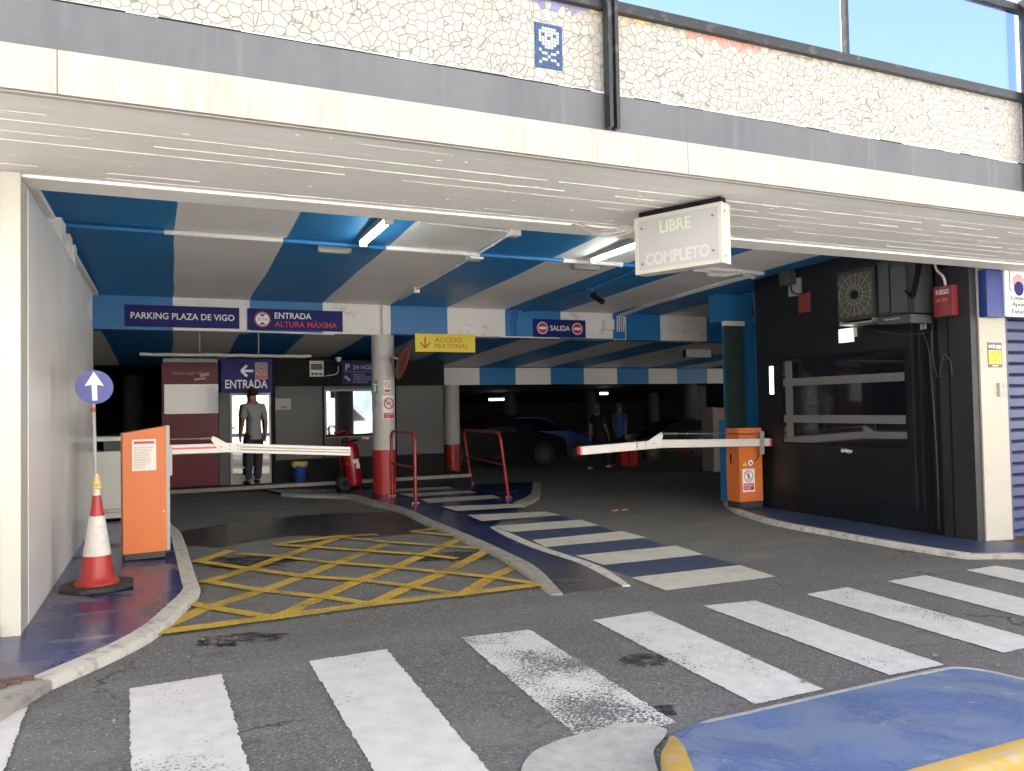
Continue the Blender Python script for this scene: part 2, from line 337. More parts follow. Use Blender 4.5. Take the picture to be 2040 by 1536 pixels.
def bend(pts, r=.06, n=5):
    """round the corners of a polyline"""
    pts = [Vector(p) for p in pts]; out = [pts[0]]
    for a, p, c in zip(pts, pts[1:], pts[2:]):
        u = (a-p); v = (c-p); k = min(r, u.length*.45, v.length*.45); u = p+u.normalized()*k; v = p+v.normalized()*k
        for i in range(n+1):
            s = i/n; out.append((1-s)**2*u + 2*s*(1-s)*p + s*s*v)
    return out+[pts[-1]]
def cyl(b, p0, p1, r, n=24, r2=None): tube(b, [p0, p1], r, n, [r, r if r2 is None else r2])
def lathe(b, c, prof, n=32):
    rings = [[b.verts.new((c[0]+r*math.cos(k*2*math.pi/n), c[1]+r*math.sin(k*2*math.pi/n), c[2]+z)) for k in range(n)] for r, z in prof]
    for q, s in zip(rings, rings[1:]):
        for k in range(n): b.faces.new((q[k], q[(k+1) % n], s[(k+1) % n], s[k]))
    b.faces.new(rings[0][::-1]); b.faces.new(rings[-1])
def prism(b, pts, bot, top):
    """pts: (x,y) list; bot/top: functions or numbers giving z"""
    f = lambda q, x, y: q(x, y) if callable(q) else q
    lo = [b.verts.new((p[0], p[1], f(bot, p[0], p[1]))) for p in pts]; hi = [b.verts.new((p[0], p[1], p[2] if len(p) > 2 else f(top, p[0], p[1]))) for p in pts]
    n = len(pts); fs = [b.faces.new(hi), b.faces.new(lo[::-1])]
    for i in range(n): b.faces.new((lo[i], lo[(i+1) % n], hi[(i+1) % n], hi[i]))
    for f in fs: f.normal_update()
    bmesh.ops.triangulate(b, faces=fs); bmesh.ops.recalc_face_normals(b, faces=b.faces)
def sheet(b, pts):
    """flat polygon given by 3D points, facing up"""
    vs = [b.verts.new(p) for p in pts]; f = b.faces.new(vs); f.normal_update()
    if f.normal.z < 0: f.normal_flip()
    if len(pts) > 4: bmesh.ops.triangulate(b, faces=[f])
class Fr:   # a drawing plane: O origin, U right, V up, N towards the viewer
    def __init__(s, O, U, V): s.O = Vector(O); s.U = Vector(U).normalized(); s.V = Vector(V).normalized(); s.N = s.U.cross(s.V)
    def p(s, u, v, n=0): return s.O + s.U*u + s.V*v + s.N*n
def slab(b, F, pts, n0, n1):
    lo = [b.verts.new(F.p(u, v, n0)) for u, v in pts]; hi = [b.verts.new(F.p(u, v, n1)) for u, v in pts]; n = len(pts)
    fs = [b.faces.new(hi), b.faces.new(lo[::-1])]
    for i in range(n): b.faces.new((lo[i], lo[(i+1) % n], hi[(i+1) % n], hi[i]))
    if n > 4:
        for f in fs: f.normal_update()
        bmesh.ops.triangulate(b, faces=fs)
def rect(b, F, u0, v0, u1, v1, n0, n1): slab(b, F, [(u0, v0), (u1, v0), (u1, v1), (u0, v1)], n0, n1)
def disc(b, F, u, v, r, n0, n1, n=40): slab(b, F, [(u+r*math.cos(i*2*math.pi/n), v+r*math.sin(i*2*math.pi/n)) for i in range(n)], n0, n1)
def ring(b, F, u, v, r1, r2, n0, n1, n=40):
    a = [(math.cos(i*2*math.pi/n), math.sin(i*2*math.pi/n)) for i in range(n)]
    R = [[b.verts.new(F.p(u+r*c, v+r*s, d)) for c, s in a] for r, d in ((r1, n0), (r1, n1), (r2, n1), (r2, n0))]
    for q, s in ((0, 1), (1, 2), (2, 3), (3, 0)):
        for i in range(n): b.faces.new((R[q][i], R[q][(i+1) % n], R[s][(i+1) % n], R[s][i]))
def bar(b, F, u0, v0, u1, v1, wd, n0, n1):
    dx, dy = u1-u0, v1-v0; l = math.hypot(dx, dy); nx, ny = -dy/l*wd/2, dx/l*wd/2
    slab(b, F, [(u0-nx, v0-ny), (u1-nx, v1-ny), (u1+nx, v1+ny), (u0+nx, v0+ny)], n0, n1)
def textmesh(b, F, s, u0, v0, u1, v1, n0=.002, n1=.004, bold=.008, keep=False):
    c = bpy.data.curves.new('txt', 'FONT'); c.body = s; c.size = 1; c.offset = bold; c.extrude = .5; c.resolution_u = 3; c.space_line = .95
    o = bpy.data.objects.new('txt', c); COL.objects.link(o); dg = bpy.context.evaluated_depsgraph_get(); dg.update()
    me = bpy.data.meshes.new_from_object(o.evaluated_get(dg)); bpy.data.objects.remove(o); bpy.data.curves.remove(c)
    xs = [v.co.x for v in me.vertices]; ys = [v.co.y for v in me.vertices]; x0, x1, y0, y1 = min(xs), max(xs), min(ys), max(ys)
    sx, sy = (u1-u0)/(x1-x0), (v1-v0)/(y1-y0)
    if keep: sx = sy = min(sx, sy)
    for v in me.vertices:
        co = v.co.copy(); v.co = F.p(u0+(co.x-x0)*sx, v0+(co.y-y0)*sy, n0 + (co.z+.5)*(n1-n0))
    b.from_mesh(me); bpy.data.meshes.remove(me)
# ------------------------------------------------------------------ scene graph helpers
LOC = {}
def link(name, b, mat, loc, smooth=False, fix=True):
    me = bpy.data.meshes.new(name)
    if fix: bmesh.ops.recalc_face_normals(b, faces=b.faces)
    b.to_mesh(me); b.free(); me.transform(Matrix.Translation(-Vector(loc)))
    for m in (mat if isinstance(mat, (list, tuple)) else [mat]): me.materials.append(MATS[m])
    if smooth:
        for p in me.polygons: p.use_smooth = True
        me.set_sharp_from_angle(angle=rad(40))
    o = bpy.data.objects.new(name, me); COL.objects.link(o); return o
def tag(o, label, cat, group=None):
    o['label'] = label; o['category'] = cat
    if group: o['group'] = group
    return o
def T(name, label, cat, loc, group=None):
    o = bpy.data.objects.new(name, None); COL.objects.link(o); o.empty_display_size = .1; o.location = loc; LOC[o.name] = Vector(loc); return tag(o, label, cat, group)
def P(parent, name, b, mat, smooth=False, label=None, fix=True):
    L = LOC[parent.name]; o = link(name, b, mat, L, smooth, fix); o.parent = parent; LOC[o.name] = L
    if label: o['label'] = label
    return o
def one(name, label, cat, b, mat, loc, smooth=False, group=None):
    o = link(name, b, mat, loc, smooth); o.location = loc; LOC[o.name] = Vector(loc); return tag(o, label, cat, group)
def struct(name, b, mat, smooth=False, kind='structure', fix=True):
    o = link(name, b, mat, (0, 0, 0), smooth, fix); o['kind'] = kind; return o
def copytree(root, dloc, label=None, rotz=0):
    r = root.copy(); COL.objects.link(r); r.location = root.location + Vector(dloc); r.rotation_euler = (0, 0, rotz)
    if label: r['label'] = label
    LOC[r.name] = Vector(r.location)
    def rec(a, c):
        for ch in a.children:
            k = ch.copy(); COL.objects.link(k); k.parent = c; rec(ch, k)
    for ch in list(root.children):
        k = ch.copy(); COL.objects.link(k); k.parent = r
        for g in list(ch.children):
            q = g.copy(); COL.objects.link(q); q.parent = k
    return r
# ================================================================== GROUND
b = B(); n = 14
xs = [-90, -30, -8, -2, 0, 2, 4, 6, 8, 10, 14, 20, 30, 60, 120]; ys = [-90, -30, -10, 0, 2, 4, 6, 8, 10, 14, 18, 30, 50, 80, 140]
gv = [[b.verts.new((x, y, gz(x, y))) for x in xs] for y in ys]
for j in range(len(ys)-1):
    for i in range(len(xs)-1): b.faces.new((gv[j][i], gv[j][i+1], gv[j+1][i+1], gv[j+1][i]))
struct('road', b, 'asphalt')

def gq(pts, h=.004): return [G(x, y, h) for x, y in pts]
def rough_quad(b, q, h, jit=.0035, seg=70):
    """painted quad with a slightly ragged outline"""
    out = []
    for i in range(4):
        a, c = q[i], q[(i+1) % 4]
        for k in range(seg):
            s = k/seg; p = a.lerp(c, s) + Vector((random.gauss(0, jit), random.gauss(0, jit), 0)) ; p.z = gz(p.x, p.y, h); out.append(p)
    vs = [b.verts.new(p) for p in out]; f = b.faces.new(vs); f.normal_update()
    if f.normal.z < 0: f.normal_flip()
    bmesh.ops.triangulate(b, faces=[f])
# street crossing, bars 0.5 m wide
Z = [[(-70, 1462), (55, 1409), (14, 1525), (-90, 1700)],
     [(257, 1374), (441, 1345), (503, 1556), (262, 1556)],
     [(615, 1319), (770, 1295), (990, 1556), (756, 1556)],
     [(918, 1272), (1055, 1256), (1348, 1442), (1165, 1482)],
     [(1181, 1237), (1295, 1219), (1641, 1375), (1505, 1405)],
     [(1400, 1208), (1505, 1198), (1883, 1326), (1772, 1347)],
     [(1606, 1185), (1688, 1171), (2090, 1283), (1999, 1302)],
     [(1768, 1159), (1844, 1147), (2200, 1232), (2130, 1253)],
     [(1924, 1137), (1984, 1128), (2300, 1180), (2250, 1210)]]
for idx, mt in ((( 1, 4, 5, 6), 'zebra_white'), ((3,), 'zebra_worn'), ((0, 2, 7, 8), 'zebra_good')):
    b = B()
    for i in idx: rough_quad(b, [G(*c) for c in Z[i]], .006)
    struct('street_crossing_paint', b, mt)
# inner crossing: blue field and cream bars
b = B(); rough_quad(b, [Vector((3.74, 5.84, 0)), Vector((5.02, 5.95, 0)), Vector((5.16, 10.1, 0)), Vector((3.74, 9.0, 0))], .003)
struct('blue_crossing_paint', b, 'blue_road')
I = [[(1257, 1152), (1474, 1127), (1545, 1150), (1327, 1178)], [(1146, 1108), (1348, 1088), (1402, 1106), (1202, 1127)],
     [(1060, 1077), (1240, 1059), (1288, 1072), (1087, 1091)], [(981, 1049), (1156, 1036), (1194, 1048), (1017, 1061)]]
b = B()
for q in I: rough_quad(b, [G(*c) for c in q], .007, .003)
struct('inner_crossing_paint', b, 'inner_cream')
# yellow box junction: lattice measured on the ground
b = B()
def yl(p, q, wd=.10):
    p, q = Vector(p), Vector(q); d = (q-p).normalized(); s = Vector((-d.y, d.x))*wd/2; k = 16; L = []
    for i in range(k+1): a = p.lerp(q, i/k)+s; L.append((a.x+random.gauss(0, .003), a.y+random.gauss(0, .003)))
    for i in range(k, -1, -1): a = p.lerp(q, i/k)-s; L.append((a.x+random.gauss(0, .003), a.y+random.gauss(0, .003)))
    yl.h += .0004; sheet(b, [(x, y, gz(x, y, yl.h)) for x, y in L])
yl.h = .004
def g2(x, y): v = G(x, y); return (v.x, v.y)
def zq(X, Y): return g2(240+X/1.9245, 1000+Y/1.9245)     # measured on an enlargement of the box junction
A_LINES = [[(75, 518), (330, 407), (540, 343), (695, 288), (820, 239), (1020, 160)], [(590, 450), (770, 367), (920, 302), (1050, 255), (1160, 206), (1310, 140)],
           [(950, 402), (1110, 326), (1240, 275), (1415, 185)], [(1300, 365), (1430, 288), (1535, 243)], [(310, 315), (490, 261), (615, 216), (725, 177), (850, 136)], [(285, 236), (425, 190)]]
B_LINES = [[(268, 392), (330, 407), (600, 452)], [(318, 308), (540, 343), (770, 368), (965, 398)], [(285, 230), (490, 261), (695, 289), (920, 305), (1110, 328), (1325, 366)],
           [(455, 203), (615, 215), (820, 239), (1050, 256), (1240, 276), (1430, 296), (1625, 325)], [(595, 170), (725, 177), (935, 193), (1160, 208), (1290, 224)], [(830, 140), (1020, 159), (1405, 187)], [(1120, 121), (1300, 137)]]
for L_, w_ in ((A_LINES, .12), (B_LINES, .10)):
    for L in L_:
        for p, q in zip(L, L[1:]): yl(zq(*p), zq(*q), w_)
for L in ([(70, 522), (600, 452), (950, 404), (1635, 323)], [(590, 170), (830, 139), (985, 131)], [(1120, 121), (1235, 104)]):
    for p, q in zip(L, L[1:]): yl(zq(*p), zq(*q), .125)
struct('box_junction_paint', b, 'yellow_line', fix=False)
# fresh dark asphalt patch inside the entrance
b = B(); pts = []
rim = [(360, 1085), (352, 1062), (470, 1040), (640, 1024), (800, 1019), (880, 1050), (845, 1057), (800, 1066), (700, 1072), (600, 1066), (520, 1075), (430, 1092)]
q = [G(*c) for c in rim]
for i in range(len(q)):
    for k in range(6):
        s = k/6; p = q[i].lerp(q[(i+1) % len(q)], s); p += Vector((random.gauss(0, .02), random.gauss(0, .02), 0)); p.z = gz(p.x, p.y, .0038); pts.append(p)
sheet(b, pts); struct('asphalt_patch', b, 'bitumen')
# stains on the asphalt
def stain(px, py, w_, h_, name, seed):
    rnd = random.Random(seed); c = G(px, py); b = B(); pts = []
    for i in range(46):
        a = i/46*2*math.pi; r = 1+rnd.gauss(0, .16)
        pts.append((c.x+math.cos(a)*w_*r, c.y+math.sin(a)*h_*r)); 
    sheet(b, [(x, y, gz(x, y, .0045)) for x, y in pts]); return struct('oil_stain', b, name)
worn('stain_brown', (.022, .013, .012), .50, 14, edge=.02, stretch=(1, 2.2, 1))
worn('stain_black', (.025, .025, .026), .46, 12, edge=.06, stretch=(1, 2.0, 1), alphaw=.8)
stain(480, 1274, .24, .13, 'stain_brown', 1); stain(1285, 1315, .16, .12, 'stain_black', 2); stain(905, 1110, .5, .25, 'stain_black', 3)
stain(500, 1120, .5, .3, 'stain_black', 4); stain(1300, 1420, .12, .08, 'stain_black', 9)
# ------------------------------------------------------------------ pavements and kerbs
def tap(x, y, h):
    return max(.012, h*min(1, max(0, (y-5.35)/1.0)))
def ribbon(b, outer, inner, h, drop=.12, ho=None):
    """kerb stones: top strip between two ground lines, rounded shoulder, vertical faces"""
    n = len(outer)
    for i in range(n-1):
        o0, o1, i0, i1 = outer[i], outer[i+1], inner[i], inner[i+1]
        L = []
        for o, q in ((o0, i0), (o1, i1)):
            H0 = h; h = tap(o[0], o[1], h) if ho else h
            o = Vector(o[:2]); q = Vector(q[:2]); d = (q-o); k = min(.02, d.length*.3); dd = d.normalized()*k
            L.append([(o.x, o.y, gz(o.x, 0, -drop)), (o.x, o.y, gz(o.x, 0, h-.018)), (o.x+dd.x*.4, o.y+dd.y*.4, gz(o.x, 0, h-.005)), (o.x+dd.x, o.y+dd.y, gz(o.x, 0, h)), (q.x, q.y, gz(q.x, 0, h)), (q.x, q.y, gz(q.x, 0, -drop))]); h = H0
        A_ = [b.verts.new(v) for v in L[0]]; C_ = [b.verts.new(v) for v in L[1]]
        for k in range(5): b.faces.new((A_[k], C_[k], C_[k+1], A_[k+1]))
        if i == n-2: b.faces.new(C_)
        if i == 0: b.faces.new(A_[::-1])
    bmesh.ops.remove_doubles(b, verts=b.verts, dist=.0005)
def dens(pts, n=4):
    """smooth a measured ground line (Catmull-Rom)"""
    P_ = [Vector(p[:2]) for p in pts]; out = []
    for i in range(len(P_)-1):
        p0 = P_[max(i-1, 0)]; p1 = P_[i]; p2 = P_[i+1]; p3 = P_[min(i+2, len(P_)-1)]
        for k in range(n):
            t_ = k/n; out.append(.5*((2*p1)+(p2-p0)*t_+(2*p0-5*p1+4*p2-p3)*t_*t_+(3*p1-p0-3*p2+p3)*t_**3))
    return out+[P_[-1]]
def off(line, d):
    out = []
    for i, p in enumerate(line):
        a = line[max(i-1, 0)]; c = line[min(i+1, len(line)-1)]; u = (c-a).normalized(); out.append(p+Vector((-u.y, u.x))*d)
    return out
# left pavement
lo = dens([G(*c, .055) for c in [(333, 1030), (345, 1045), (362, 1062), (392, 1150), (398, 1170), (378, 1195), (300, 1262), (105, 1352)]])
li = off(lo, -.12)
b = B(); ribbon(b, lo, li, .055); struct('kerb', b, 'kerb_white', True)
far = [(lo[0].x, 12.0), (-1.4, 12.0)]
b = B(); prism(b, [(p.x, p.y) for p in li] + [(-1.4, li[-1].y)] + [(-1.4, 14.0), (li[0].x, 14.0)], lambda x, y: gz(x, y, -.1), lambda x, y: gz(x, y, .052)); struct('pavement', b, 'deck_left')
kx = li[-1]
lo2 = [Vector((lo[-1].x-.01, lo[-1].y-.015)), Vector(G(40, 1392, .05)[:2]), Vector(G(0, 1418, .05)[:2]), Vector(G(-300, 1560, .05)[:2])]
b = B(); ribbon(b, lo2, off(lo2, -.15), .055); struct('kerb', b, 'kerb_grey', True)
li2 = off(lo2, -.15)
b = B(); prism(b, [(li[-1].x, li[-1].y-.003)] + [(p.x, p.y) for p in li2] + [(-6, li2[-1].y), (-6, li[-1].y-.003)], lambda x, y: gz(x, y, -.1), lambda x, y: gz(x, y, .052))
for i in range(26): # ribs of the tactile paving
    y = li[-1].y-.03-i*.045
    xr = -.58-(li[-1].y-y)*1.1
    box(b, -3, xr, y-.03, y-.008, .02, gz(xr-.5, 0, .060))
struct('pavement', b, 'tactile')
# island
LO = dens([G(*c, .05) for c in [(560, 983), (600, 985.5), (686, 989), (737, 1001), (789, 1013.5), (840, 1036), (885, 1054), (943, 1081), (995, 1105), (1046, 1137), (1093, 1173)]])
LI = off(LO, .12)
LI = dens([G(*c, .05) for c in [(560, 981), (600, 982.6), (703, 984.5), (748, 996), (806, 1011), (861, 1035), (909, 1055), (960, 1076), (1012, 1100), (1074, 1132), (1122, 1173)]])
n_ = min(len(LO), len(LI)); b = B(); ribbon(b, LO[:n_], LI[:n_], .05, ho=1); struct('kerb', b, 'kerb_grey', True)
RO = dens([G(*c, .05) for c in [(1257, 1156), (1200, 1127), (1080, 1087), (1017, 1061), (985, 1049)]]); RI = dens([G(*c, .05) for c in [(1240, 1157), (1149, 1119), (1063, 1091), (1005, 1066.5), (977, 1050)]])
b = B(); ribbon(b, RO, RI, .05, ho=1); struct('kerb', b, 'kerb_white', True)
PO = dens([G(*c, .05) for c in [(1040, 1004), (1074, 989), (1077, 960)]], 3); PI = dens([G(*c, .05) for c in [(1022, 1001), (1057, 984), (1061, 960)]], 3)
b = B(); ribbon(b, PO, PI, .05); struct('kerb', b, 'kerb_grey', True)
tip = [G(*c, .02) for c in [(1150, 1175), (1190, 1174), (1225, 1167)]]
outl = [(p.x, p.y) for p in LI[:n_]] + [(p.x, p.y) for p in tip] + [(p.x, p.y) for p in RI]
def isl(x, y): return gz(x, y, tap(x, y, .047)-.002)
dg_ = [(4.15, 9.75, gz(4.15, 0, .008)), (4.7, 10.45, gz(4.7, 0, .008))]
outl += dg_ + [(p.x, p.y) for p in PI] + [(5.75, 14.72), (1.6, 14.72)]
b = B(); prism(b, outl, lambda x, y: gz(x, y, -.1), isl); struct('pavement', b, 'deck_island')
b = B()
for q, h in (([(931, 1026), (1086, 1019), (1117, 1026), (960, 1038)], .030), ([(880, 1009), (1035, 1003), (1050, 1010), (909, 1018)], .0), ([(837, 994), (981, 986), (998, 992), (854, 1002)], 0), ([(796, 983.6), (935, 977), (950, 981), (820, 989.5)], 0), ([(770, 975), (895, 969), (905, 973), (785, 979)], 0)):
    pts = [G(*c, .051) for c in q] if h == 0 else [G(q[0][0], q[0][1], .05), G(q[1][0], q[1][1], .014), G(q[2][0], q[2][1], .012), G(q[3][0], q[3][1], .05)]
    vs = [b.verts.new(p) for p in pts]; b.faces.new(vs)
struct('inner_crossing_paint', b, 'inner_cream')
# kiosk platform (level)
b = B(); box(b, -.3, 5.6, 14.80, 22, -.5, .055); struct('pavement', b, 'dark_concrete')
b = B(); box(b, -.3, 5.6, 14.72, 14.80, -.5, .0); struct('pavement', b, 'black')
b = B(); box(b, -.3, 5.6, 14.70, 14.80, .0, .062); bev(b, .012); struct('kerb', b, 'kerb_grey')
# right pavement along the black shop front
ro = dens([G(*c, .06) for c in [(1442, 1000), (1455, 1010), (1475, 1019), (1540, 1038), (1650, 1058), (1750, 1076), (1860, 1094), (1925, 1103)]]); ri = off(ro, .11)
b = B(); ribbon(b, ro, ri, .06); struct('kerb', b, 'kerb_white', True)
b = B(); prism(b, [(p.x, p.y) for p in ri] + [(8.75, 5.2), (8.75, 10.2), (8.5, 10.2)], lambda x, y: gz(x, y, -.1), lambda x, y: gz(x, y, .057)); struct('pavement', b, 'deck_right')
b = B(); prism(b, [(8.2, 5.33), (8.75, 5.19), (16, 4.3), (16, 6.3), (8.752, 6.3)], lambda x, y: gz(x, y, -.1), lambda x, y: gz(x, y, .05)); struct('pavement', b, 'tactile')
b = B(); ribbon(b, [ro[-1], Vector((8.75, 5.05)), Vector((16, 4.15))], [ri[-1], Vector((8.75, 5.19)), Vector((16, 4.3))], .055); struct('kerb', b, 'kerb_grey', True)
# front island: blue ramp with yellow kerb on the camera side
far_e = dens([G(*c, .012) for c in [(1335, 1466), (1400, 1436), (1480, 1418), (1700, 1368), (1860, 1333), (1905, 1328), (1960, 1334), (2040, 1352), (2200, 1400)]], 3)
near_e = dens([G(1341, 1467, .02), G(1358, 1496, .04), G(1378, 1540, .065), G(1420, 1600, .09), G(1560, 1625, .10), G(1700, 1572, .10), G(1800, 1536, .10), G(2040, 1470, .10), G(2350, 1385, .10)], 4)
def hfront(x, y):
    return gz(x, y, .012)
b = B(); pts = [(p.x, p.y, gz(p.x, p.y, .012)) for p in far_e] + [(p.x, p.y, gz(p.x, p.y, .095)) for p in reversed(near_e[6:])] + [(p.x, p.y, gz(p.x, p.y, .03+.06*i/6)) for i, p in reversed(list(enumerate(near_e[:6])))]
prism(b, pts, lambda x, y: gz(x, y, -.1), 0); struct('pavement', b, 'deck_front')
b = B(); ribbon(b, far_e, off(far_e, -.035), .017, .05); struct('kerb', b, 'concrete', True)
def kprof(line, h0, w_=.10):
    b = B(); inn = line; out = off(line, -w_); out = [p.lerp(q, min(1, .12+i/7)) for i, (p, q) in enumerate(zip(inn, out))]; A_ = []
    for i, (p, q) in enumerate(zip(inn, out)):
        h = h0(i); r = [(p.x, p.y, gz(p.x, 0, -.1)), (p.x, p.y, gz(p.x, 0, h+.004)), (p.x+(q.x-p.x)*.75, p.y+(q.y-p.y)*.75, gz(q.x, 0, h+.003)), (p.x+(q.x-p.x)*.93, p.y+(q.y-p.y)*.93, gz(q.x, 0, h-.008)), (q.x, q.y, gz(q.x, 0, h-.028)), (q.x, q.y, gz(q.x, 0, -.1))]
        A_.append([b.verts.new(v) for v in r])
    for q, s in zip(A_, A_[1:]):
        for k in range(5): b.faces.new((q[k], s[k], s[k+1], q[k+1]))
    return b
struct('kerb', kprof(near_e, lambda i: min(.095, .02+.075*i/6)), 'kerb_yellow', True)
b = B(); gp = dens([G(*c) for c in [(1035, 1620), (1037, 1545), (1059, 1506), (1103, 1482), (1141, 1471), (1195, 1456), (1253, 1444), (1294, 1448), (1330, 1461), (1303, 1500), (1313, 1545), (1330, 1620)]], 5)
sheet(b, [(p.x+random.gauss(0, .002), p.y+random.gauss(0, .002), gz(p.x, 0, .010)) for p in gp]); struct('concrete_gutter', b, 'concrete')
# ================================================================== THE PARKING BUILDING
BLD = T('parking_building', 'concrete car park building with blue and white striped ceiling over its open entrance', 'building', (0, 0, 0))
ZS = 2.86; YF = 4.05; YL = 5.50; YI = 5.78
b = B(); box(b, -9, 22, YF+.01, YL, ZS, 3.3); rnd = random.Random(23)
for y, dn in ((4.24, .25), (4.37, .7), (4.50, .95), (4.68, .5), (4.83, .85), (4.99, .3), (5.13, .9), (5.30, .4), (5.42, .9)):
    x = -1.6
    while x < 10.5:
        L = rnd.expovariate(1/1.5)*(1.7 if dn > .7 else .45)+.05
        if rnd.random() < dn:
            n = max(1, int(L/.15)); hh = rnd.uniform(.002, .0045)
            for k in range(n):
                x0 = x+L*k/n; x1 = x+L*(k+1)/n; h0 = hh*rnd.uniform(.5, 1.3); yy = y+rnd.gauss(0, .001); box(b, x0, x1, yy, yy+.003, ZS-h0, ZS+.01)
        x += L+rnd.uniform(.02, .5)
for k in range(110):
    x, y = rnd.uniform(-1, 9.5), rnd.uniform(4.1, 5.46); l = rnd.uniform(.01, .04); box(b, x, x+l, y, y+.003, ZS-rnd.uniform(.001, .003), ZS+.01)
b.faces.ensure_lookup_table(); o = P(BLD, 'soffit', b, ['soffit', 'sheet_white'])
for f in o.data.polygons:
    if f.index > 5: f.material_index = 1
b = B(); box(b, -9, 22, YL, YI, ZS-.018, 3.29); P(BLD, 'soffit_lip', b, 'soffit')
b = B()
xs_ = [-9, -5.2, -.45, 3.05, 7.1, 10.9, 15, 22]
for x0, x1 in zip(xs_, xs_[1:]): box(b, x0+.002, x1-.002, YF-.02, YF+.008, ZS-.012, 3.052)
bev(b, .003, 1); P(BLD, 'fascia', b, 'fascia')
b = B(); box(b, -9, 22, YF+.012, YF+.05, ZS-.016, ZS-.002); P(BLD, 'drip_edge', b, 'cream')
b = B(); box(b, -9, 22, YF, YF+.2, 3.054, 3.285); P(BLD, 'grey_band', b, 'grey_band')
b = B(); box(b, -9, 22, YF+.012, YF+.22, 3.296, 3.80); P(BLD, 'mosaic_parapet', b, 'mosaic')
b = B(); box(b, -9, 40, YF+.2, 62, 3.5, 3.7); P(BLD, 'unseen_roof_slab', b, 'dark_concrete')  # unseen roof deck, put in to keep the sun off the entrance
b = B(); x = -9
while x < 22:
    l = random.uniform(.05, .3); box(b, x, x+l, YF+.006, YF+.1, 3.2855, 3.290+random.uniform(0, .008)); x += l
P(BLD, 'open_joint', b, 'black')
# skull shaped tile picture on the parapet
sk = [".........", "..WWWWW..", ".WWWWWWW.", ".W.WWW.W.", ".WWW.WWW.", ".WWWWWWW.", "..WWWWW..", "...WWW...", ".W.....W.", "..WW.WW..", "....W....", "..WW.WW..", ".W.....W.", "........."]
a, c = PY(1067, 43, YF), PY(1121, 139, YF); Fm = Fr((a.x, YF+.010, a.z-.435), (1, 0, 0), (0, 0, 1)); W_ = c.x-a.x; H_ = a.z-c.z; Fm = Fr((a.x, YF+.010, c.z), (1, 0, 0), (0, 0, 1))
bb, bw, bx_ = B(), B(), B(); rect(bb, Fm, -.004, -.004, W_+.004, H_+.004, 0, .004)
for j, row in enumerate(sk):
    for i, ch in enumerate(row):
        u0_, v1_ = i*W_/9, H_-j*H_/14
        rect((bw if j < 8 else bx_) if ch == 'W' else bb, Fm, u0_+.0015, v1_-H_/14+.0015, u0_+W_/9-.0015, v1_-.0015, .0045, .008)
sk_ = P(BLD, 'tile_picture', bb, 'tile_blue', label='small blue tile picture of a skull on the mosaic'); P(sk_, 'skull', bw, 'tile_white'); P(sk_, 'crossed_bones', bx_, 'tile_white')
# balustrade
BAL = B(); box(BAL, -9, 22, YF-.03, YF+.04, 3.80, 3.865); box(BAL, -9, 22, YF-.03, YF+.03, 4.545, 4.60); bl = P(BLD, 'balustrade', BAL, 'post_metal')
for X in (-5.4, -1.47, 2.475, 6.42, 10.37, 14.3):
    b = B(); box(b, X-.036, X-.012, YF-.085, YF-.022, 3.056, 4.62); box(b, X+.012, X+.036, YF-.085, YF-.022, 3.056, 4.62); box(b, X-.012, X+.012, YF-.06, YF-.03, 3.3, 4.6); P(bl, 'post', b, 'post_metal')
for X0 in (-5.4, -1.47, 2.475, 6.42, 10.37):
    for h in (0, 1):
        x0, x1 = X0+.04+h*1.96, X0+1.96+h*1.94
        b = B(); box(b, x0+.012, x1-.012, YF-.004, YF+.006, 3.87, 4.54); P(bl, 'glass_pane', b, 'rail_glass')
    b = B(); box(b, X0+1.985, X0+2.015, YF-.02, YF+.02, 3.865, 4.545); P(bl, 'mullion', b, 'post_metal')
# striped ceilings and beams
BXS = [-3.35, -2.2, -1.04, .09, 1.24, 2.42, 3.57, 4.65, 5.79, 6.96, 8.13, 9.26, 10.43, 11.6, 12.8]   # colour changes; even index starts white? see below
def isblue(i): return i % 2 == 0                              # -1.04..0.09 is blue
def stripes(name, P0, P1, mats, rows=14, wob=.018, blue=isblue, seed=3):
    """bands between matching boundary points P0[i] (near) and P1[i] (far)"""
    rnd = random.Random(seed); b = B(); G_ = []
    for i, (p, q) in enumerate(zip(P0, P1)):
        ln_ = []
        for k in range(rows+1):
            v = Vector(p).lerp(Vector(q), k/rows)
            if 0 < k < rows: v.x += wob*.5*(math.sin(k*.55+i*2.1)+.6*math.sin(k*1.27+i*4.7))
            ln_.append(b.verts.new(v))
        G_.append(ln_)
    for i in range(len(G_)-1):
        for k in range(rows):
            f = b.faces.new((G_[i][k], G_[i+1][k], G_[i+1][k+1], G_[i][k+1])); f.material_index = 0 if blue(i) else 1
    return P(BLD, name, b, mats, fix=False)
def zc(y): return 3.43 - (y-5.8)*(3.43-3.215)/(13.3-5.8)      # first bay
stripes('ceiling', [(x, 5.6, zc(5.6)) for x in BXS], [(x, 13.35, zc(13.35)) for x in BXS], ['ceil_blue', 'ceil_white'], 16, .02)
Y1, Y1b = 13.3, 13.65
stripes('beam_face', [(x, Y1, 3.22) for x in BXS], [(x, Y1, 2.695) for x in BXS], ['blue_paint', 'white_paint'], 1)
stripes('beam_underside', [(x, Y1, 2.695) for x in BXS], [(x, Y1b, 2.695) for x in BXS], ['blue_paint', 'white_paint'], 1)
b = B(); box(b, -3.3, 12.7, Y1+.005, Y1b, 2.70, 3.4); P(BLD, 'beam', b, 'dark_concrete')
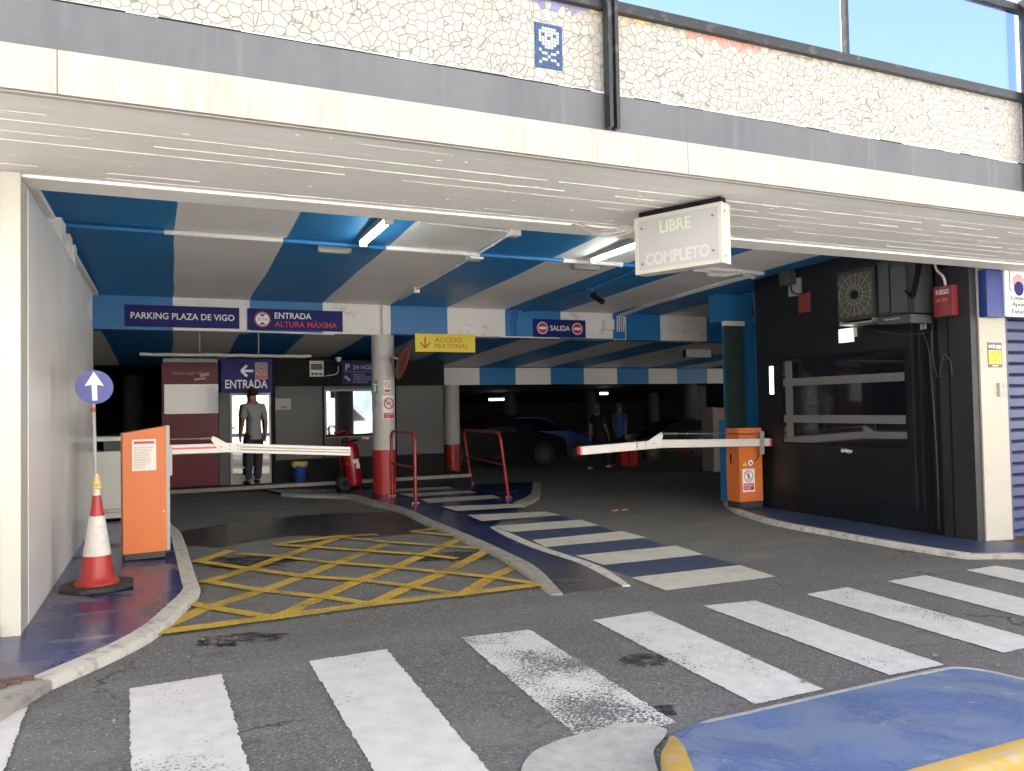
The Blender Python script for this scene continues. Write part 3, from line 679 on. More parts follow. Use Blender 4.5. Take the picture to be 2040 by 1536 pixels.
# little groove mouldings along the beam top
for nm, z in (('beam_moulding', 3.185),):
    b = B()
    for x0, x1 in zip(BXS, BXS[1:]): box(b, x0, x1, Y1-.012, Y1, z, z+.025)
    o = P(BLD, nm, b, ['blue_paint', 'white_paint']); 
    for i, f in enumerate(o.data.polygons): f.material_index = (i//6) % 2
b = B(); box(b, 3.43, 3.57, Y1-.10, Y1, 2.70, 3.20); P(BLD, 'beam_pier', b, 'white_paint')
# second bay
X2 = [.1, 1.1, 2.1, 3.1, 4.1, 5.1, 6.10, 7.11, 8.10, 9.10, 10.08, 11.10, 12.11, 13.06, 14.1, 15.1]
Y2 = 18.0
stripes('rear_ceiling', [(x, 13.6, 2.93) for x in BXS], [(x, Y2, 2.41) for x in [-2.9, -1.9, -.9, .1, 1.1, 2.1, 3.1, 4.1, 5.1, 6.1, 7.11, 8.10, 9.10, 10.08, 11.1]], ['ceil_blue', 'ceil_white'], 10, .03, seed=8)
stripes('rear_ceiling', [(x, 13.6, 2.93) for x in (12.8, 14, 15.2, 16.4)], [(x, Y2, 2.41) for x in (11.1, 12.1, 13.06, 14.1)], ['ceil_white', 'ceil_blue'], 10, .03, seed=9)
b = B(); box(b, -12, -3.3, 5.8, 40, 3.0, 3.2); box(b, -12, 5.4, 18.02, 30, 2.405, 2.6); P(BLD, 'rear_slab', b, 'garage_wall')
stripes('rear_beam_face', [(x, Y2, 2.385) for x in X2[6:]], [(x, Y2, 1.96) for x in X2[6:]], ['ceil_blue', 'ceil_white'], 1, blue=lambda i: i % 2 == 1)
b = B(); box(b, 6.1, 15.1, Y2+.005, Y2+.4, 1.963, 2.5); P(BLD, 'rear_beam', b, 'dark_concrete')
# dark parking deck beyond
b = B()
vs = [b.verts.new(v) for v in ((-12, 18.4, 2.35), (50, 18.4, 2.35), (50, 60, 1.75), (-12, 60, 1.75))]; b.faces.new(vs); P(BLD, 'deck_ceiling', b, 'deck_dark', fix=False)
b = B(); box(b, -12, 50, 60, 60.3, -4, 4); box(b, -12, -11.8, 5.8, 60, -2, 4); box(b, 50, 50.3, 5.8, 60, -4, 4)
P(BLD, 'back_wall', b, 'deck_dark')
b = B(); box(b, -9, -1.06, 5.5, 5.78, -1, 3.0); box(b, -1.25, -1.05, 5.78, 13.7, -1, 3.5); P(BLD, 'side_wall', b, 'ceil_white')  # first box: out-of-view wall added to block light; second: wall behind the panels
b = B(); box(b, 9.15, 22, 6.35, 6.6, -1, 2.9); box(b, 12.75, 12.95, 6.6, 13.7, -1, 3.5); P(BLD, 'side_wall', b, 'black_wall')
# columns
def column(X, Y, r, z0, z1, zr, mats=('column_white', 'red_paint'), n=40, lab=None):
    b = B(); lathe(b, (X, Y, 0), [(r, zr+.0), (r, z1)], n); o = P(BLD, 'round_column', b, mats[0], True, lab)
    b = B(); lathe(b, (X, Y, 0), [(r+.002, z0), (r+.002, zr)], n); P(o, 'painted_band', b, mats[1], True); return o
c1 = column(3.50, 13.50, .20, -.3, 2.695, .68, lab='white round column with a red foot')
column(6.43, 18.2, .20, -.4, 1.965, .50)
for px_, py_, Y, r in ((266, 850, 20.5, .21), (1370, 850, 27, .42), (1176, 850, 33, .35), (1015, 850, 36, .35), (1300, 850, 38, .4)):
    q = PY(px_, py_, Y); column(q.x, Y, r, -1.6, 2.3, gz(q.x, 0, .85), ('dark_concrete', 'red_paint') if px_ != 266 else ('garage_wall', 'garage_wall'), 20)
q = PY(1394, 850, 29); b = B(); box(b, q.x-.25, q.x+.25, 28.8, 29.3, -2, 2.3); P(BLD, 'square_column', b, 'garage_wall')
# the column beside the exit: blue haunch and shaft
b = B(); box(b, 9.12, 9.52, 10.80, 11.2, -.5, 2.80); box(b, 8.76, 9.48, 10.80, 11.1, 2.80, 3.4); bev(b, .01, 1); P(BLD, 'blue_column', b, 'blue_paint', label='blue painted column with a haunch under the ceiling')
b = B(); box(b, 8.80, 9.16, 10.70, 10.76, -.3, 2.72); o = P(BLD, 'green_glass_screen', b, 'glass_green'); b = B(); box(b, 8.78, 9.20, 10.68, 10.78, 2.72, 2.80); P(o, 'cap', b, 'white_plastic')
b = B(); tube(b, bend([(9.30, 10.72, 3.35), (9.46, 10.72, 3.25), (9.49, 10.72, 2.9), (9.51, 10.72, -.2)], .15), .035, 10); P(BLD, 'drain_pipe', b, 'blue_paint', True)
b = B(); box(b, 8.80, 8.95, 10.77, 10.95, -.5, 1.1); P(BLD, 'blue_post', b, 'blue_paint')
# left pier, cladding panel, and what shows above it
a = G(5, 1281, .0); yl_ = 5.45
b = B(); box(b, -.905, -.803, yl_, yl_+.05, .06, 2.855); box(b, -.90, -.806, yl_+.05, yl_+.28, .06, 2.855); bev(b, .006); P(BLD, 'left_pier', b, 'cream_box', label='cream metal corner trim of the left pier')
b = B(); box(b, -1.06, -.905, yl_+.02, yl_+.3, .05, 2.855); P(BLD, 'pier_side', b, 'cream')
b = B(); box(b, -.90, -.80, yl_+.03, yl_+.25, -.05, .058); box(b, -1.0, -.92, yl_-.05, yl_+.25, -.05, .16); P(BLD, 'broken_base', b, 'rough_brick')
b = B()
ys_ = [5.74, 6.75, 7.75, 8.75, 9.65, 10.42]
for y0, y1 in zip(ys_, ys_[1:]): box(b, -.84, -.803, y0+.002, y1-.002, .06, 2.83)
bev(b, .004, 1); pn = P(BLD, 'cladding_panel', b, 'panel_metal', label='smooth grey metal wall panels inside the entrance')
b = B(); box(b, -1.0, -.806, yl_+.3, 10.42, 2.83, 2.842); P(BLD, 'panel_cap', b, 'grey_metal')
b = B()
tube(b, [(-.99, 5.8, 3.02), (-.99, 9.8, 3.02)], .022, 8); tube(b, [(-.99, 5.8, 2.92), (-.99, 9.8, 2.92)], .016, 8)
box(b, -1.03, -.92, 5.9, 12.9, 3.15, 3.2)
P(BLD, 'wall_conduit', b, 'ceil_white', True)
for y, s in ((8.15, .16), (8.75, .12), (9.2, .09)):
    b = B(); box(b, -1.03, -.86, y-s, y+s, 2.92, 3.12+s*.3); bev(b, .015); P(BLD, 'junction_box', b, 'white_paint')
# conduits painted with the ceiling
def cpipe(pts, r=.022, mats=('blue_paint', 'white_paint'), name='ceiling_conduit', clips=True):
    pts = [Vector(p) for p in pts]; fine = []
    for p, q in zip(pts, pts[1:]):
        n = max(1, int((q-p).length/.3)); fine += [p.lerp(q, k/n) for k in range(n)]
    fine.append(pts[-1]); b = B(); tube(b, fine, r, 10)
    if clips:
        for k in range(2, len(fine)-1, 3):
            p = fine[k]; d = (fine[k+1]-fine[k]).normalized(); tube(b, [p-d*.012, p+d*.012], r*1.35, 10)
    o = P(BLD, name, b, list(mats), True)
    for f in o.data.polygons:
        i = 0
        while i < len(BXS)-1 and BXS[i+1] < f.center.x: i += 1
        f.material_index = i % 2
    return o
zp = lambda y: zc(y)-.03
def CZ(x, y):      # sight line met with the sloping first-bay ceiling
    q = None; z = 3.3
    for _ in range(12): q = PZ(x, y, z); z = zc(q.y)-.03
    return q
q0 = CZ(135, 447); q1 = CZ(945, 508); ym = (q0.y+q1.y)/2
cpipe([(-1.04, ym-.25, zp(ym)-.02), (-.92, ym-.05, zp(ym)), (7.2, ym+.1, zp(ym))], .028)
j1 = CZ(945, 510); j2 = CZ(1024, 462); j3 = CZ(829, 577)
cpipe([CZ(835, 443), j2], .014, clips=False); cpipe([j2, j1], .014); cpipe([j1, j3, (3.62, 13.25, 3.2)], .014)
for q, s in ((j1, .09), (j2, .06), (j3, .045)):
    b = B(); box(b, q.x-s, q.x+s, q.y-s, q.y+s, q.z-.05, q.z+.04); bev(b, .012); P(BLD, 'junction_box', b, 'white_paint')
r1 = [CZ(1505, 545), CZ(1460, 556), CZ(1370, 582), CZ(1290, 606), CZ(1222, 632)]
for k in range(4):
    off_ = Vector((k*.05, k*.03, 0)); cpipe([p+off_ for p in r1] + [Vector((r1[-1].x+.0+k*.05-.1, 13.25, 3.15)), Vector((r1[-1].x+k*.05-.12, 13.24, 2.85))], .014, ('white_paint', 'white_paint'))
cpipe([CZ(1400, 533), CZ(1520, 545)], .03, ('white_paint', 'white_paint')); cpipe([CZ(1410, 545), CZ(1440, 548), CZ(1475, 541), CZ(1500, 552)], .035, ('white_paint', 'white_paint'), clips=False)
cpipe([CZ(1262, 540), CZ(1180, 575), CZ(1040, 622)], .016, clips=False)
for k in range(3): cpipe([(5.95+k*.05, 13.27, 3.19), (5.90+k*.05, 13.27, 3.0), (5.93+k*.04, 13.27, 2.72)], .011, ('blue_paint', 'blue_paint'), clips=False)
cpipe([(3.6, 13.26, 2.705), (5.7, 13.26, 2.71)], .016, clips=True); cpipe([(5.7, 13.26, 2.70), (8.4, 13.26, 2.69), (8.4, 13.26, 3.15)], .014, ('white_paint', 'blue_paint'))
cpipe([(1.2, 13.26, 2.70), (2.6, 13.26, 2.68)], .014, ('white_paint', 'white_paint'))
q = PY(1212, 647, 13.2); b = B(); box(b, q.x-.1, q.x+.1, 13.14, 13.28, q.z-.1, q.z+.1); bev(b, .015); P(BLD, 'junction_box', b, 'white_paint')
# bunch of loose cables by the hanging sign
b = B()
for k in range(7):
    a_, c_ = PZ(1262+random.uniform(-3, 3), 446+k*2.2, 2.79-.012*k), PZ(1190+random.uniform(-8, 8), 462+k*1.6, 2.74-.01*k); m_ = a_.lerp(c_, .5); m_.z -= random.uniform(0, .03)
    tube(b, bend([a_, m_, c_, c_+Vector((-.05, .25, .1+.05*random.random()))], .1), .006, 6)
P(BLD, 'loose_cable', b, 'rust_white', True)
# ------------------------------------------------------------------ fluorescent fittings
def fixture(name, label, q, L, ang=0, grp='fluorescent ceiling lights', lit='tube_light', far_=False):
    t_ = T(name, label, 'light', q, grp); X, Y, Z_ = q
    b = B(); box(b, X-.055, X+.055, Y-L/2, Y+L/2, Z_-.03, Z_+.03); bev(b, .015); P(t_, 'housing', b, 'grey_metal')
    b = B(); tube(b, [(X, Y-L/2+.05, Z_-.05), (X, Y+L/2-.05, Z_-.05)], .026, 12); P(t_, 'tube', b, lit, True)
    for s in (-1, 1): b = B(); box(b, X-.04, X+.04, Y+s*(L/2-.03)-.03, Y+s*(L/2-.03)+.03, Z_-.08, Z_-.02); bev(b, .01); P(t_, 'lamp_holder', b, 'white_plastic')
    return t_
a, c = CZ(775, 432), CZ(722, 478); m_ = (a+c)/2; f1 = fixture('fluorescent_light', 'lit tube light on the blue stripe left of the ceiling pipes', (m_.x, m_.y, m_.z-.0), 1.2)
a, c = CZ(1262, 480), CZ(1192, 510); m_ = (a+c)/2; fixture('fluorescent_light', 'lit tube light half hidden behind the hanging lightbox sign', (m_.x, m_.y, m_.z), 1.2)
def RZ(x, y):
    z = 2.6
    for _ in range(12): q = PZ(x, y, z); z = 2.93-(q.y-13.6)*(.52/4.4)-.06
    return q
for (x0, y0, x1, y1), lb in (((1173, 707, 1242, 697), 'lit tube light behind the striped beam, below the exit sign'), ((672, 700, 715, 687), 'lit tube light behind the beam, left of the round column')):
    a, c = RZ(x0, y0), RZ(x1, y1); m_ = (a+c)/2; o = fixture('fluorescent_light', lb, (m_.x, m_.y, m_.z), 1.2)
FL = [(888, 785, 12, 27), (989, 794, 34, 34), (1203, 782, 20, 30), (1420, 760, 54, 26), (1410, 770, 24, 34), (1135, 823, 20, 44)]
for i, (x, y, wpx, Y) in enumerate(FL[:5]):
    q = PY(x, y, Y); L = wpx/F_PX*Y*1.05
    t_ = T('deck_light', ['small bright light just left of the far round column', 'long thin light over the parked black car', 'short light above the two walking people', 'brightest long light beside the green glass screen', 'thin light under the brightest deck light'][i], 'light', q, 'lights deep in the parking deck')
    b = B(); box(b, q.x-L/2, q.x+L/2, Y-.05, Y+.05, q.z, q.z+.07); tube(b, [(q.x, Y, q.z+.07), (q.x, Y, 2.35-(Y-18)*.0144)], .015, 6); P(t_, 'housing', b, 'grey_metal')
    b = B(); box(b, q.x-L/2+.02, q.x+L/2-.02, Y-.04, Y+.04, q.z-.09, q.z-.001); P(t_, 'diffuser', b, 'tube_far')
for (x0, y0, x1, y1), lb in (((630, 488, 700, 503), 'unlit emergency light left of the first lit tube'), ((1136, 526, 1195, 533), 'unlit emergency light under the pipe near the hanging sign')):
    a, c = CZ(x0, (y0+y1)/2), CZ(x1, (y0+y1)/2); X, Y = (a.x+c.x)/2, (a.y+c.y)/2; L = abs(c.x-a.x)
    t_ = T('emergency_light', lb, 'light', (X, Y, zc(Y)), 'emergency lights on the ceiling')
    b = B(); box(b, X-L/2, X+L/2, Y-.06, Y+.06, zc(Y)-.07, zc(Y)); bev(b, .015); P(t_, 'housing', b, 'grey_metal'); b = B(); box(b, X-L/2+.02, X+L/2-.02, Y-.045, Y+.045, zc(Y)-.085, zc(Y)-.071); P(t_, 'lens', b, 'notice')
# ------------------------------------------------------------------ signs
def fy(x0, y0, x1, y1, Y):           # plane facing the street through two photo corners (top left, bottom right)
    a, c = PY(x0, y0, Y), PY(x1, y1, Y); return Fr((a.x, Y, c.z), (1, 0, 0), (0, 0, 1)), c.x-a.x, a.z-c.z
def sign(name, label, x0, y0, x1, y1, Y, face, thick=.02, cat='sign'):
    F, W, H = fy(x0, y0, x1, y1, Y); t_ = T(name, label, cat, F.p(W/2, 0)); b = B(); rect(b, F, 0, 0, W, H, -thick, 0); bev(b, .003, 1); pl = P(t_, 'plate', b, face); return t_, F, W, H, pl
def let(t_, F, s, u0, v0, u1, v1, mat, n0=.0015, n1=.004, bold=.008, name='lettering'):
    b = B(); textmesh(b, F, s, u0, v0, u1, v1, n0, n1, bold); return P(t_, name, b, mat)
t_, F, W, H, _ = sign('name_sign', 'dark blue sign with white words naming the parking, leftmost on the striped beam', 248, 606, 477, 655, Y1-.03, 'signblue')
let(t_, F, 'PARKING PLAZA DE VIGO', W*.05, H*.36, W*.955, H*.66, 'signwhite', bold=.012)
t_, F, W, H, _ = sign('height_limit_sign', 'dark blue sign with height limit disc, white and red words on the beam', 493, 614, 683, 661, Y1-.03, 'signblue')
let(t_, F, 'ENTRADA', W*.275, H*.56, W*.66, H*.84, 'signwhite', bold=.012); let(t_, F, 'ALTURA MÁXIMA', W*.275, H*.16, W*.935, H*.50, 'text_red', bold=.008)
cu, cv, R_ = W*.15, H*.50, H*.36
b = B(); disc(b, F, cu, cv, R_, .001, .003); P(t_, 'disc', b, 'signwhite'); b = B(); ring(b, F, cu, cv, R_*.99, R_*.84, .003, .005); P(t_, 'disc_ring', b, 'signred')
b = B(); slab(b, F, [(cu-R_*.42, cv+R_*.7), (cu, cv+R_*.30), (cu+R_*.42, cv+R_*.7)][::-1], .003, .005); slab(b, F, [(cu-R_*.42, cv-R_*.7), (cu+R_*.42, cv-R_*.7), (cu, cv-R_*.30)], .003, .005); textmesh(b, F, '2,10', cu-R_*.6, cv-R_*.2, cu+R_*.6, cv+R_*.22, .003, .005, .0); P(t_, 'lettering', b, 'text_grey')
t_, F, W, H, _ = sign('exit_sign', 'dark blue sign with a no entry disc each side of a white word', 1063, 635, 1167, 673, Y1-.06, 'signblue')
let(t_, F, 'SALIDA', W*.31, H*.36, W*.69, H*.66, 'signwhite', bold=.012)
for k in (.165, .835):
    b = B(); disc(b, F, W*k, H*.5, H*.34, .001, .003); d = P(t_, 'disc', b, 'signwhite'); b = B(); disc(b, F, W*k, H*.5, H*.29, .003, .005); P(d, 'red_field', b, 'signred'); b = B(); rect(b, F, W*k-H*.22, H*.43, W*k+H*.22, H*.57, .005, .007); P(d, 'bar', b, 'signwhite')
t_, F, W, H, _ = sign('pedestrian_sign', 'yellow sign with a red down arrow hanging under the beam', 827, 664, 947, 702, Y1-.10, 'signyellow')
let(t_, F, 'ACCESO', W*.32, H*.54, W*.77, H*.80, 'text_orange', bold=.008); let(t_, F, 'PEATONAL', W*.32, H*.20, W*.885, H*.46, 'text_orange', bold=.008)
b = B(); u = W*.16; bar(b, F, u, H*.82, u, H*.2, H*.085, .0015, .004); bar(b, F, u, H*.2, u-H*.27, H*.5, H*.085, .0042, .0052); bar(b, F, u, H*.2, u+H*.27, H*.5, H*.085, .0054, .0062); P(t_, 'arrow', b, 'text_orange')
b = B()
for k in (.12, .88): tube(b, [F.p(W*k, H, -.01), F.p(W*k, H+.06, -.01)], .005, 6)
P(t_, 'hanger', b, 'galv')
# LIBRE / COMPLETO light box
zt = 2.80; A_ = PZ(1437, 401, zt); C_ = PZ(1264, 436, zt); A_.z = C_.z = 0
Ud = (A_-C_).normalized(); Wl = (A_-C_).length; Hl = .43
F = Fr((C_.x, C_.y, zt-Hl), Ud, (0, 0, 1)); t_ = T('lightbox_sign', 'white framed lightbox sign with faint free and full words under the soffit', 'sign', F.p(Wl/2, Hl))
b = B(); fw_ = .028; dp = .13
rect(b, F, 0, 0, Wl, Hl, -dp, -.006); bev(b, .006); P(t_, 'case', b, 'cream_box')
b = B(); rect(b, F, 0, 0, fw_, Hl, -.0055, .004); rect(b, F, Wl-fw_, 0, Wl, Hl, -.0055, .004); rect(b, F, fw_+.001, 0, Wl-fw_-.001, fw_, -.0055, .003); rect(b, F, fw_+.001, Hl-fw_, Wl-fw_-.001, Hl, -.0055, .003); bev(b, .003, 1); P(t_, 'frame', b, 'cream_box')
b = B(); rect(b, F, fw_, fw_, Wl-fw_, Hl-fw_, -.006, -.002); P(t_, 'face', b, 'screenface')
let(t_, F, 'LIBRE', Wl*.30, Hl*.66, Wl*.66, Hl*.87, 'lite_green', -.002, -.001, .03); let(t_, F, 'COMPLETO', Wl*.12, Hl*.13, Wl*.86, Hl*.35, 'lite_pink', -.002, -.001, .03)
for u, v in ((.085, .80), (.90, .80), (.085, .17), (.90, .22)): b = B(); disc(b, F, Wl*u, Hl*v, .009, -.002, .002, 12); P(t_, 'screw', b, 'text_grey')
b = B(); rect(b, F, .02, Hl, Wl-.02, Hl+.045, -dp+.02, -.03); P(t_, 'bracket', b, 'black')
for v in (.12, .86):
    b = B(); q = F.p(Wl+.001, Hl*v, -.045); tube(b, [q-F.U*.002, q+F.U*.003], .007, 8); P(t_, 'screw', b, 'text_grey')
# clearance bar on chains
t_ = T('clearance_bar', 'worn white tube hanging on two chains below the beam', 'height bar', PY(450, 660, 13.45))
a, c = PY(278, 706, 13.45), PY(620, 710, 13.45); b = B(); pts = [a.lerp(c, k/14)+Vector((0, 0, random.uniform(-.008, .008))) for k in range(15)]; tube(b, pts, .028, 10); P(t_, 'bar', b, 'rust_white', True)
for x in (398, 515):
    q = PY(x, 706, 13.45); b = B(); z = q.z+.02; k = 0
    while z < 2.70:
        d = Vector((.008, 0, 0)) if k % 2 else Vector((0, .008, 0)); c_ = Vector((q.x, 13.45, z)); tube(b, [c_-d, c_-d*.8+Vector((0, 0, .016)), c_+d*.8+Vector((0, 0, .016)), c_+d, c_+d*.8-Vector((0, 0, .016)), c_-d*.8-Vector((0, 0, .016)), c_-d], .0028, 5); z += .026; k += 1
    P(t_, 'chain', b, 'galv')
# hanging white / black sign deep right
F, W, H = fy(1364, 685, 1420, 712, 15.5); t_ = T('hanging_sign', 'plain white hanging sign with dark edges, under the rear ceiling at right', 'sign', F.p(W/2, H)); b = B(); rect(b, F, .04, 0, W-.04, H, -.08, 0); P(t_, 'plate', b, 'sheet_white')
for x in (0, W-.035): b = B(); rect(b, F, x, 0, x+.035, H+.02, -.08, 0); P(t_, 'end_cap', b, 'signblue')
# camera on ceiling
q = CZ(1180, 578); t_ = T('security_camera', 'black bullet camera pointing down from the blue ceiling stripe', 'camera', q)
b = B(); box(b, q.x-.10, q.x+.02, q.y-.04, q.y+.04, q.z-.02, q.z+.06); P(t_, 'mount', b, 'blue_paint')
b = B(); tube(b, [q+Vector((.02, 0, .0)), q+Vector((.06, 0, -.06)), q+Vector((.07, 0, -.13))], .018, 8); P(t_, 'arm', b, 'black', True)
b = B(); tube(b, [q+Vector((.02, .05, -.07)), q+Vector((.12, -.14, -.21))], .045, 14); c_ = P(t_, 'body', b, 'black', True); b = B(); tube(b, [q+Vector((.12, -.14, -.21)), q+Vector((.125, -.15, -.217))], .03, 14); P(c_, 'lens', b, 'metal_bright', True)
q = RZ(994, 705); t_ = T('security_camera', 'dark camera on a plate under the rear ceiling right of the yellow sign', 'camera', q)
b = B(); box(b, q.x-.2, q.x+.16, q.y-.05, q.y+.05, q.z+.0, q.z+.05); P(t_, 'mount', b, 'galv'); b = B(); tube(b, [q+Vector((-.1, 0, -.03)), q+Vector((.16, -.1, -.1))], .05, 12); P(t_, 'body', b, 'black', True)
# convex mirror, back side
q = PY(805, 718, 13.0); t_ = T('traffic_mirror', 'orange backed round traffic mirror beside the round column', 'mirror', (q.x-.1, 13.2, 2.0))
Fm = Fr((q.x, 13.05, q.z), Vector((.03, 1, .0)).normalized(), Vector((.30, 0.0, 1)).normalized()); b = B()
pr = [(.31, -.02), (.33, 0), (.32, .02), (.25, .05), (.15, .075), (.04, .085)]; n = 36; rings = [[b.verts.new(Fm.p(r*math.cos(k*2*math.pi/n), r*math.sin(k*2*math.pi/n), -d)) for k in range(n)] for r, d in pr]
for a_, c_ in zip(rings, rings[1:]):
    for k in range(n): b.faces.new((a_[k], a_[(k+1) % n], c_[(k+1) % n], c_[k]))
b.faces.new(rings[0]); b.faces.new(rings[-1]); mb = P(t_, 'dish', b, 'mirror_back', True)
b = B(); tube(b, bend([(3.62, 13.4, q.z-.05), Fm.p(0, 0, -.25), Fm.p(0, 0, -.08)], .1), .018, 8); P(t_, 'arm', b, 'galv', True)
# column stickers
def on_col(px0, py0, px1, py1, Xc=3.50, Yc=13.50, r=.2035):
    return None
def prohib(t_, F, u, v, R, n0=.0015, mark=True, red='signred'):
    b = B(); ring(b, F, u, v, R, R*.80, n0, n0+.002, 28); P(t_, 'ban_ring', b, red); b = B(); bar(b, F, u-R*.62, v+R*.62, u+R*.62, v-R*.62, R*.17, n0+.0022, n0+.0032); P(t_, 'ban_bar', b, red)
def curved(name, label, px0, py0, px1, py1, face, thick=.002):
    a, c = PY(px0, py0, 13.31), PY(px1, py1, 13.31); b = B(); Xc, Yc, r = 3.5, 13.5, .202+thick; n = 10
    def pt(x, z, rr): s = max(-.999, min(.999, (x-Xc)/.202)); th = math.asin(s); return (Xc+rr*math.sin(th), Yc-rr*math.cos(th), z)
    G_ = [[b.verts.new(pt(a.x+(c.x-a.x)*i/n, z, r)) for i in range(n+1)] for z in (c.z, a.z)]
    G2 = [[b.verts.new(pt(a.x+(c.x-a.x)*i/n, z, .2025)) for i in range(n+1)] for z in (c.z, a.z)]
    for i in range(n): b.faces.new((G_[0][i], G_[0][i+1], G_[1][i+1], G_[1][i]))
    for i in range(n):
        for j in (0, 1): b.faces.new((G_[j][i], G_[j][i+1], G2[j][i+1], G2[j][i]))
    return b, a, c
t_ = T('no_smoking_sticker', 'larger no smoking sticker on the white round column', 'sticker', PY(772, 830, 13.3))
b, a, c = curved('', '', 761, 788, 788, 834, 'signwhite'); P(t_, 'backing', b, 'signwhite')
Fc = Fr((a.x, 13.293, c.z), (1, 0, 0), (0, 0, 1)); W, H = c.x-a.x, a.z-c.z
Fc = Fr((a.x, 13.305, c.z), Vector((1, .25, 0)), (0, 0, 1)); Fc.O = Vector((a.x, 13.3-.03, c.z))
prohib(t_, Fc, W*.5, H*.66, W*.42); b = B(); rect(b, Fc, W*.1, H*.03, W*.92, H*.25, .001, .003); P(t_, 'red_strip', b, 'signred'); b = B(); textmesh(b, Fc, 'PROHIBIDO\nFUMAR', W*.2, H*.06, W*.8, H*.22, .003, .004, 0); P(t_, 'lettering', b, 'signwhite'); b = B(); bar(b, Fc, W*.28, H*.62, W*.7, H*.70, W*.07, .001, .0015); P(t_, 'cigarette', b, 'text_grey')
t_ = T('no_smoking_sticker', 'small no smoking sticker above the larger one on the column', 'sticker', PY(771, 780, 13.3))
b, a, c = curved('', '', 764, 758, 778, 782, 'signwhite'); P(t_, 'backing', b, 'signwhite'); W, H = c.x-a.x, a.z-c.z; Fc = Fr((a.x, 13.285, c.z), (1, .1, 0), (0, 0, 1)); prohib(t_, Fc, W*.5, H*.64, W*.42); b = B(); rect(b, Fc, W*.1, H*.05, W*.9, H*.25, .001, .003); P(t_, 'red_strip', b, 'signred')
F, W, H = fy(741, 758, 753, 785, 13.28); t_ = T('evacuation_sign', 'small green sign on the left edge of the white round column', 'sign', F.p(W/2, 0)); b = B(); rect(b, F, 0, 0, W, H, -.05, 0); P(t_, 'plate', b, 'green_sign'); b = B(); bar(b, F, W*.3, H*.7, W*.8, H*.7, .02, .001, .002); bar(b, F, W*.5, H*.2, W*.5, H*.6, .02, .001, .002); P(t_, 'symbol', b, 'lite_green')
# ------------------------------------------------------------------ kiosk
YK = 15.2
K = T('ticket_kiosk', 'dark ticket kiosk with a red end panel, glass door and mirror window', 'kiosk', (2.6, YK, .055))
kz = lambda x, y, Y=YK: PY(x, y, Y)
kx0, kx1 = kz(322, 800).x, kz(885, 800).x
b = B(); box(b, kx0+.02, kx1, YK+.05, YK+2.6, .055, 2.36); P(K, 'body', b, 'black')
def kpanel(name, x0, y0, x1, y1, mat, d=.0, th=.05, label=None, parent=None):
    a, c = kz(x0, y0), kz(x1, y1); b = B(); box(b, a.x, c.x, YK-d, YK-d+th, c.z, a.z); bev(b, .004, 1); return P(parent or K, name, b, mat, label=label)
red_ = kpanel('end_panel', 322, 722, 436, 966, 'maroon', .02, .08, 'deep red end panel with a mirror strip'); kpanel('header', 325, 714, 433, 722, 'notice', .03, .06)
mm = kpanel('mirror_strip', 327, 766, 435, 823, 'kiosk_mirror', .026, .005, None, red_)
F, W, H = fy(343, 740, 418, 748, YK-.022); let(red_, F, 'Citroën cumple 100 años', 0, .0, W, H, 'text_pale', .0, .003, 0)
b = B(); F, W, H = fy(387, 742, 416, 758, YK-.022); slab(b, F, [(W*.4, H*.45), (W, H*.6), (W, H*.95), (W*.4, H*.8)], 0, .003); slab(b, F, [(0, 0), (W*.8, H*.15), (W*.8, H*.42), (0, H*.25)], 0, .003); P(red_, 'ribbon_emblem', b, 'text_pale')
kpanel('door_surround', 436, 782, 458, 966, 'kiosk_grey', .0)
df = kpanel('door_frame', 458, 783, 541, 963, 'kiosk_frame', .0, .04, 'glass door in a pale metal frame')
F, W, H = fy(458, 783, 541, 963, YK)
b = B(); rect(b, F, W*.05, H*.11, W*.95, H*.97, .001, .005); P(df, 'door_glass', b, 'door_mirror')
b = B(); rect(b, F, W*.05, H*.52, W*.95, H*.56, .006, .03); rect(b, F, W*.06, H*.60, W*.94, H*.605, .006, .02); P(df, 'crossbar', b, 'kiosk_frame')
b = B(); rect(b, F, W*.08, H*.18, W*.94, H*.20, .006, .03); P(df, 'kick_bar', b, 'white_plastic')
kpanel('wall_panel', 548, 768, 644, 955, 'kiosk_grey', .0); kpanel('wall_panel', 645.5, 768, 760, 955, 'kiosk_grey', .0); kpanel('wall_panel', 789, 768, 885, 955, 'kiosk_grey', .0); kpanel('wall_panel', 760.5, 870, 788, 955, 'kiosk_grey', .0)
kpanel('plinth', 545, 917, 885, 966, 'black', .012, .05)
wf = kpanel('window_frame', 646, 776, 785, 868, 'kiosk_frame', .02, .04); kpanel('window_glass', 650, 780, 781, 864, 'window_mirror', .022, .001, parent=wf)
b = B(); box(b, kz(648, 865).x, kz(786, 865).x, YK-.10, YK-.02, kz(650, 868).z-.02, kz(650, 866).z); P(wf, 'window_sill', b, 'black')
F, W, H = fy(720, 869, 735, 876, YK-.055); let(K, F, 'órbigo', 0, 0, W, H, 'signwhite', .05, .054, .01)
kpanel('fascia_band', 543, 716, 885, 768, 'black', .004, .06)
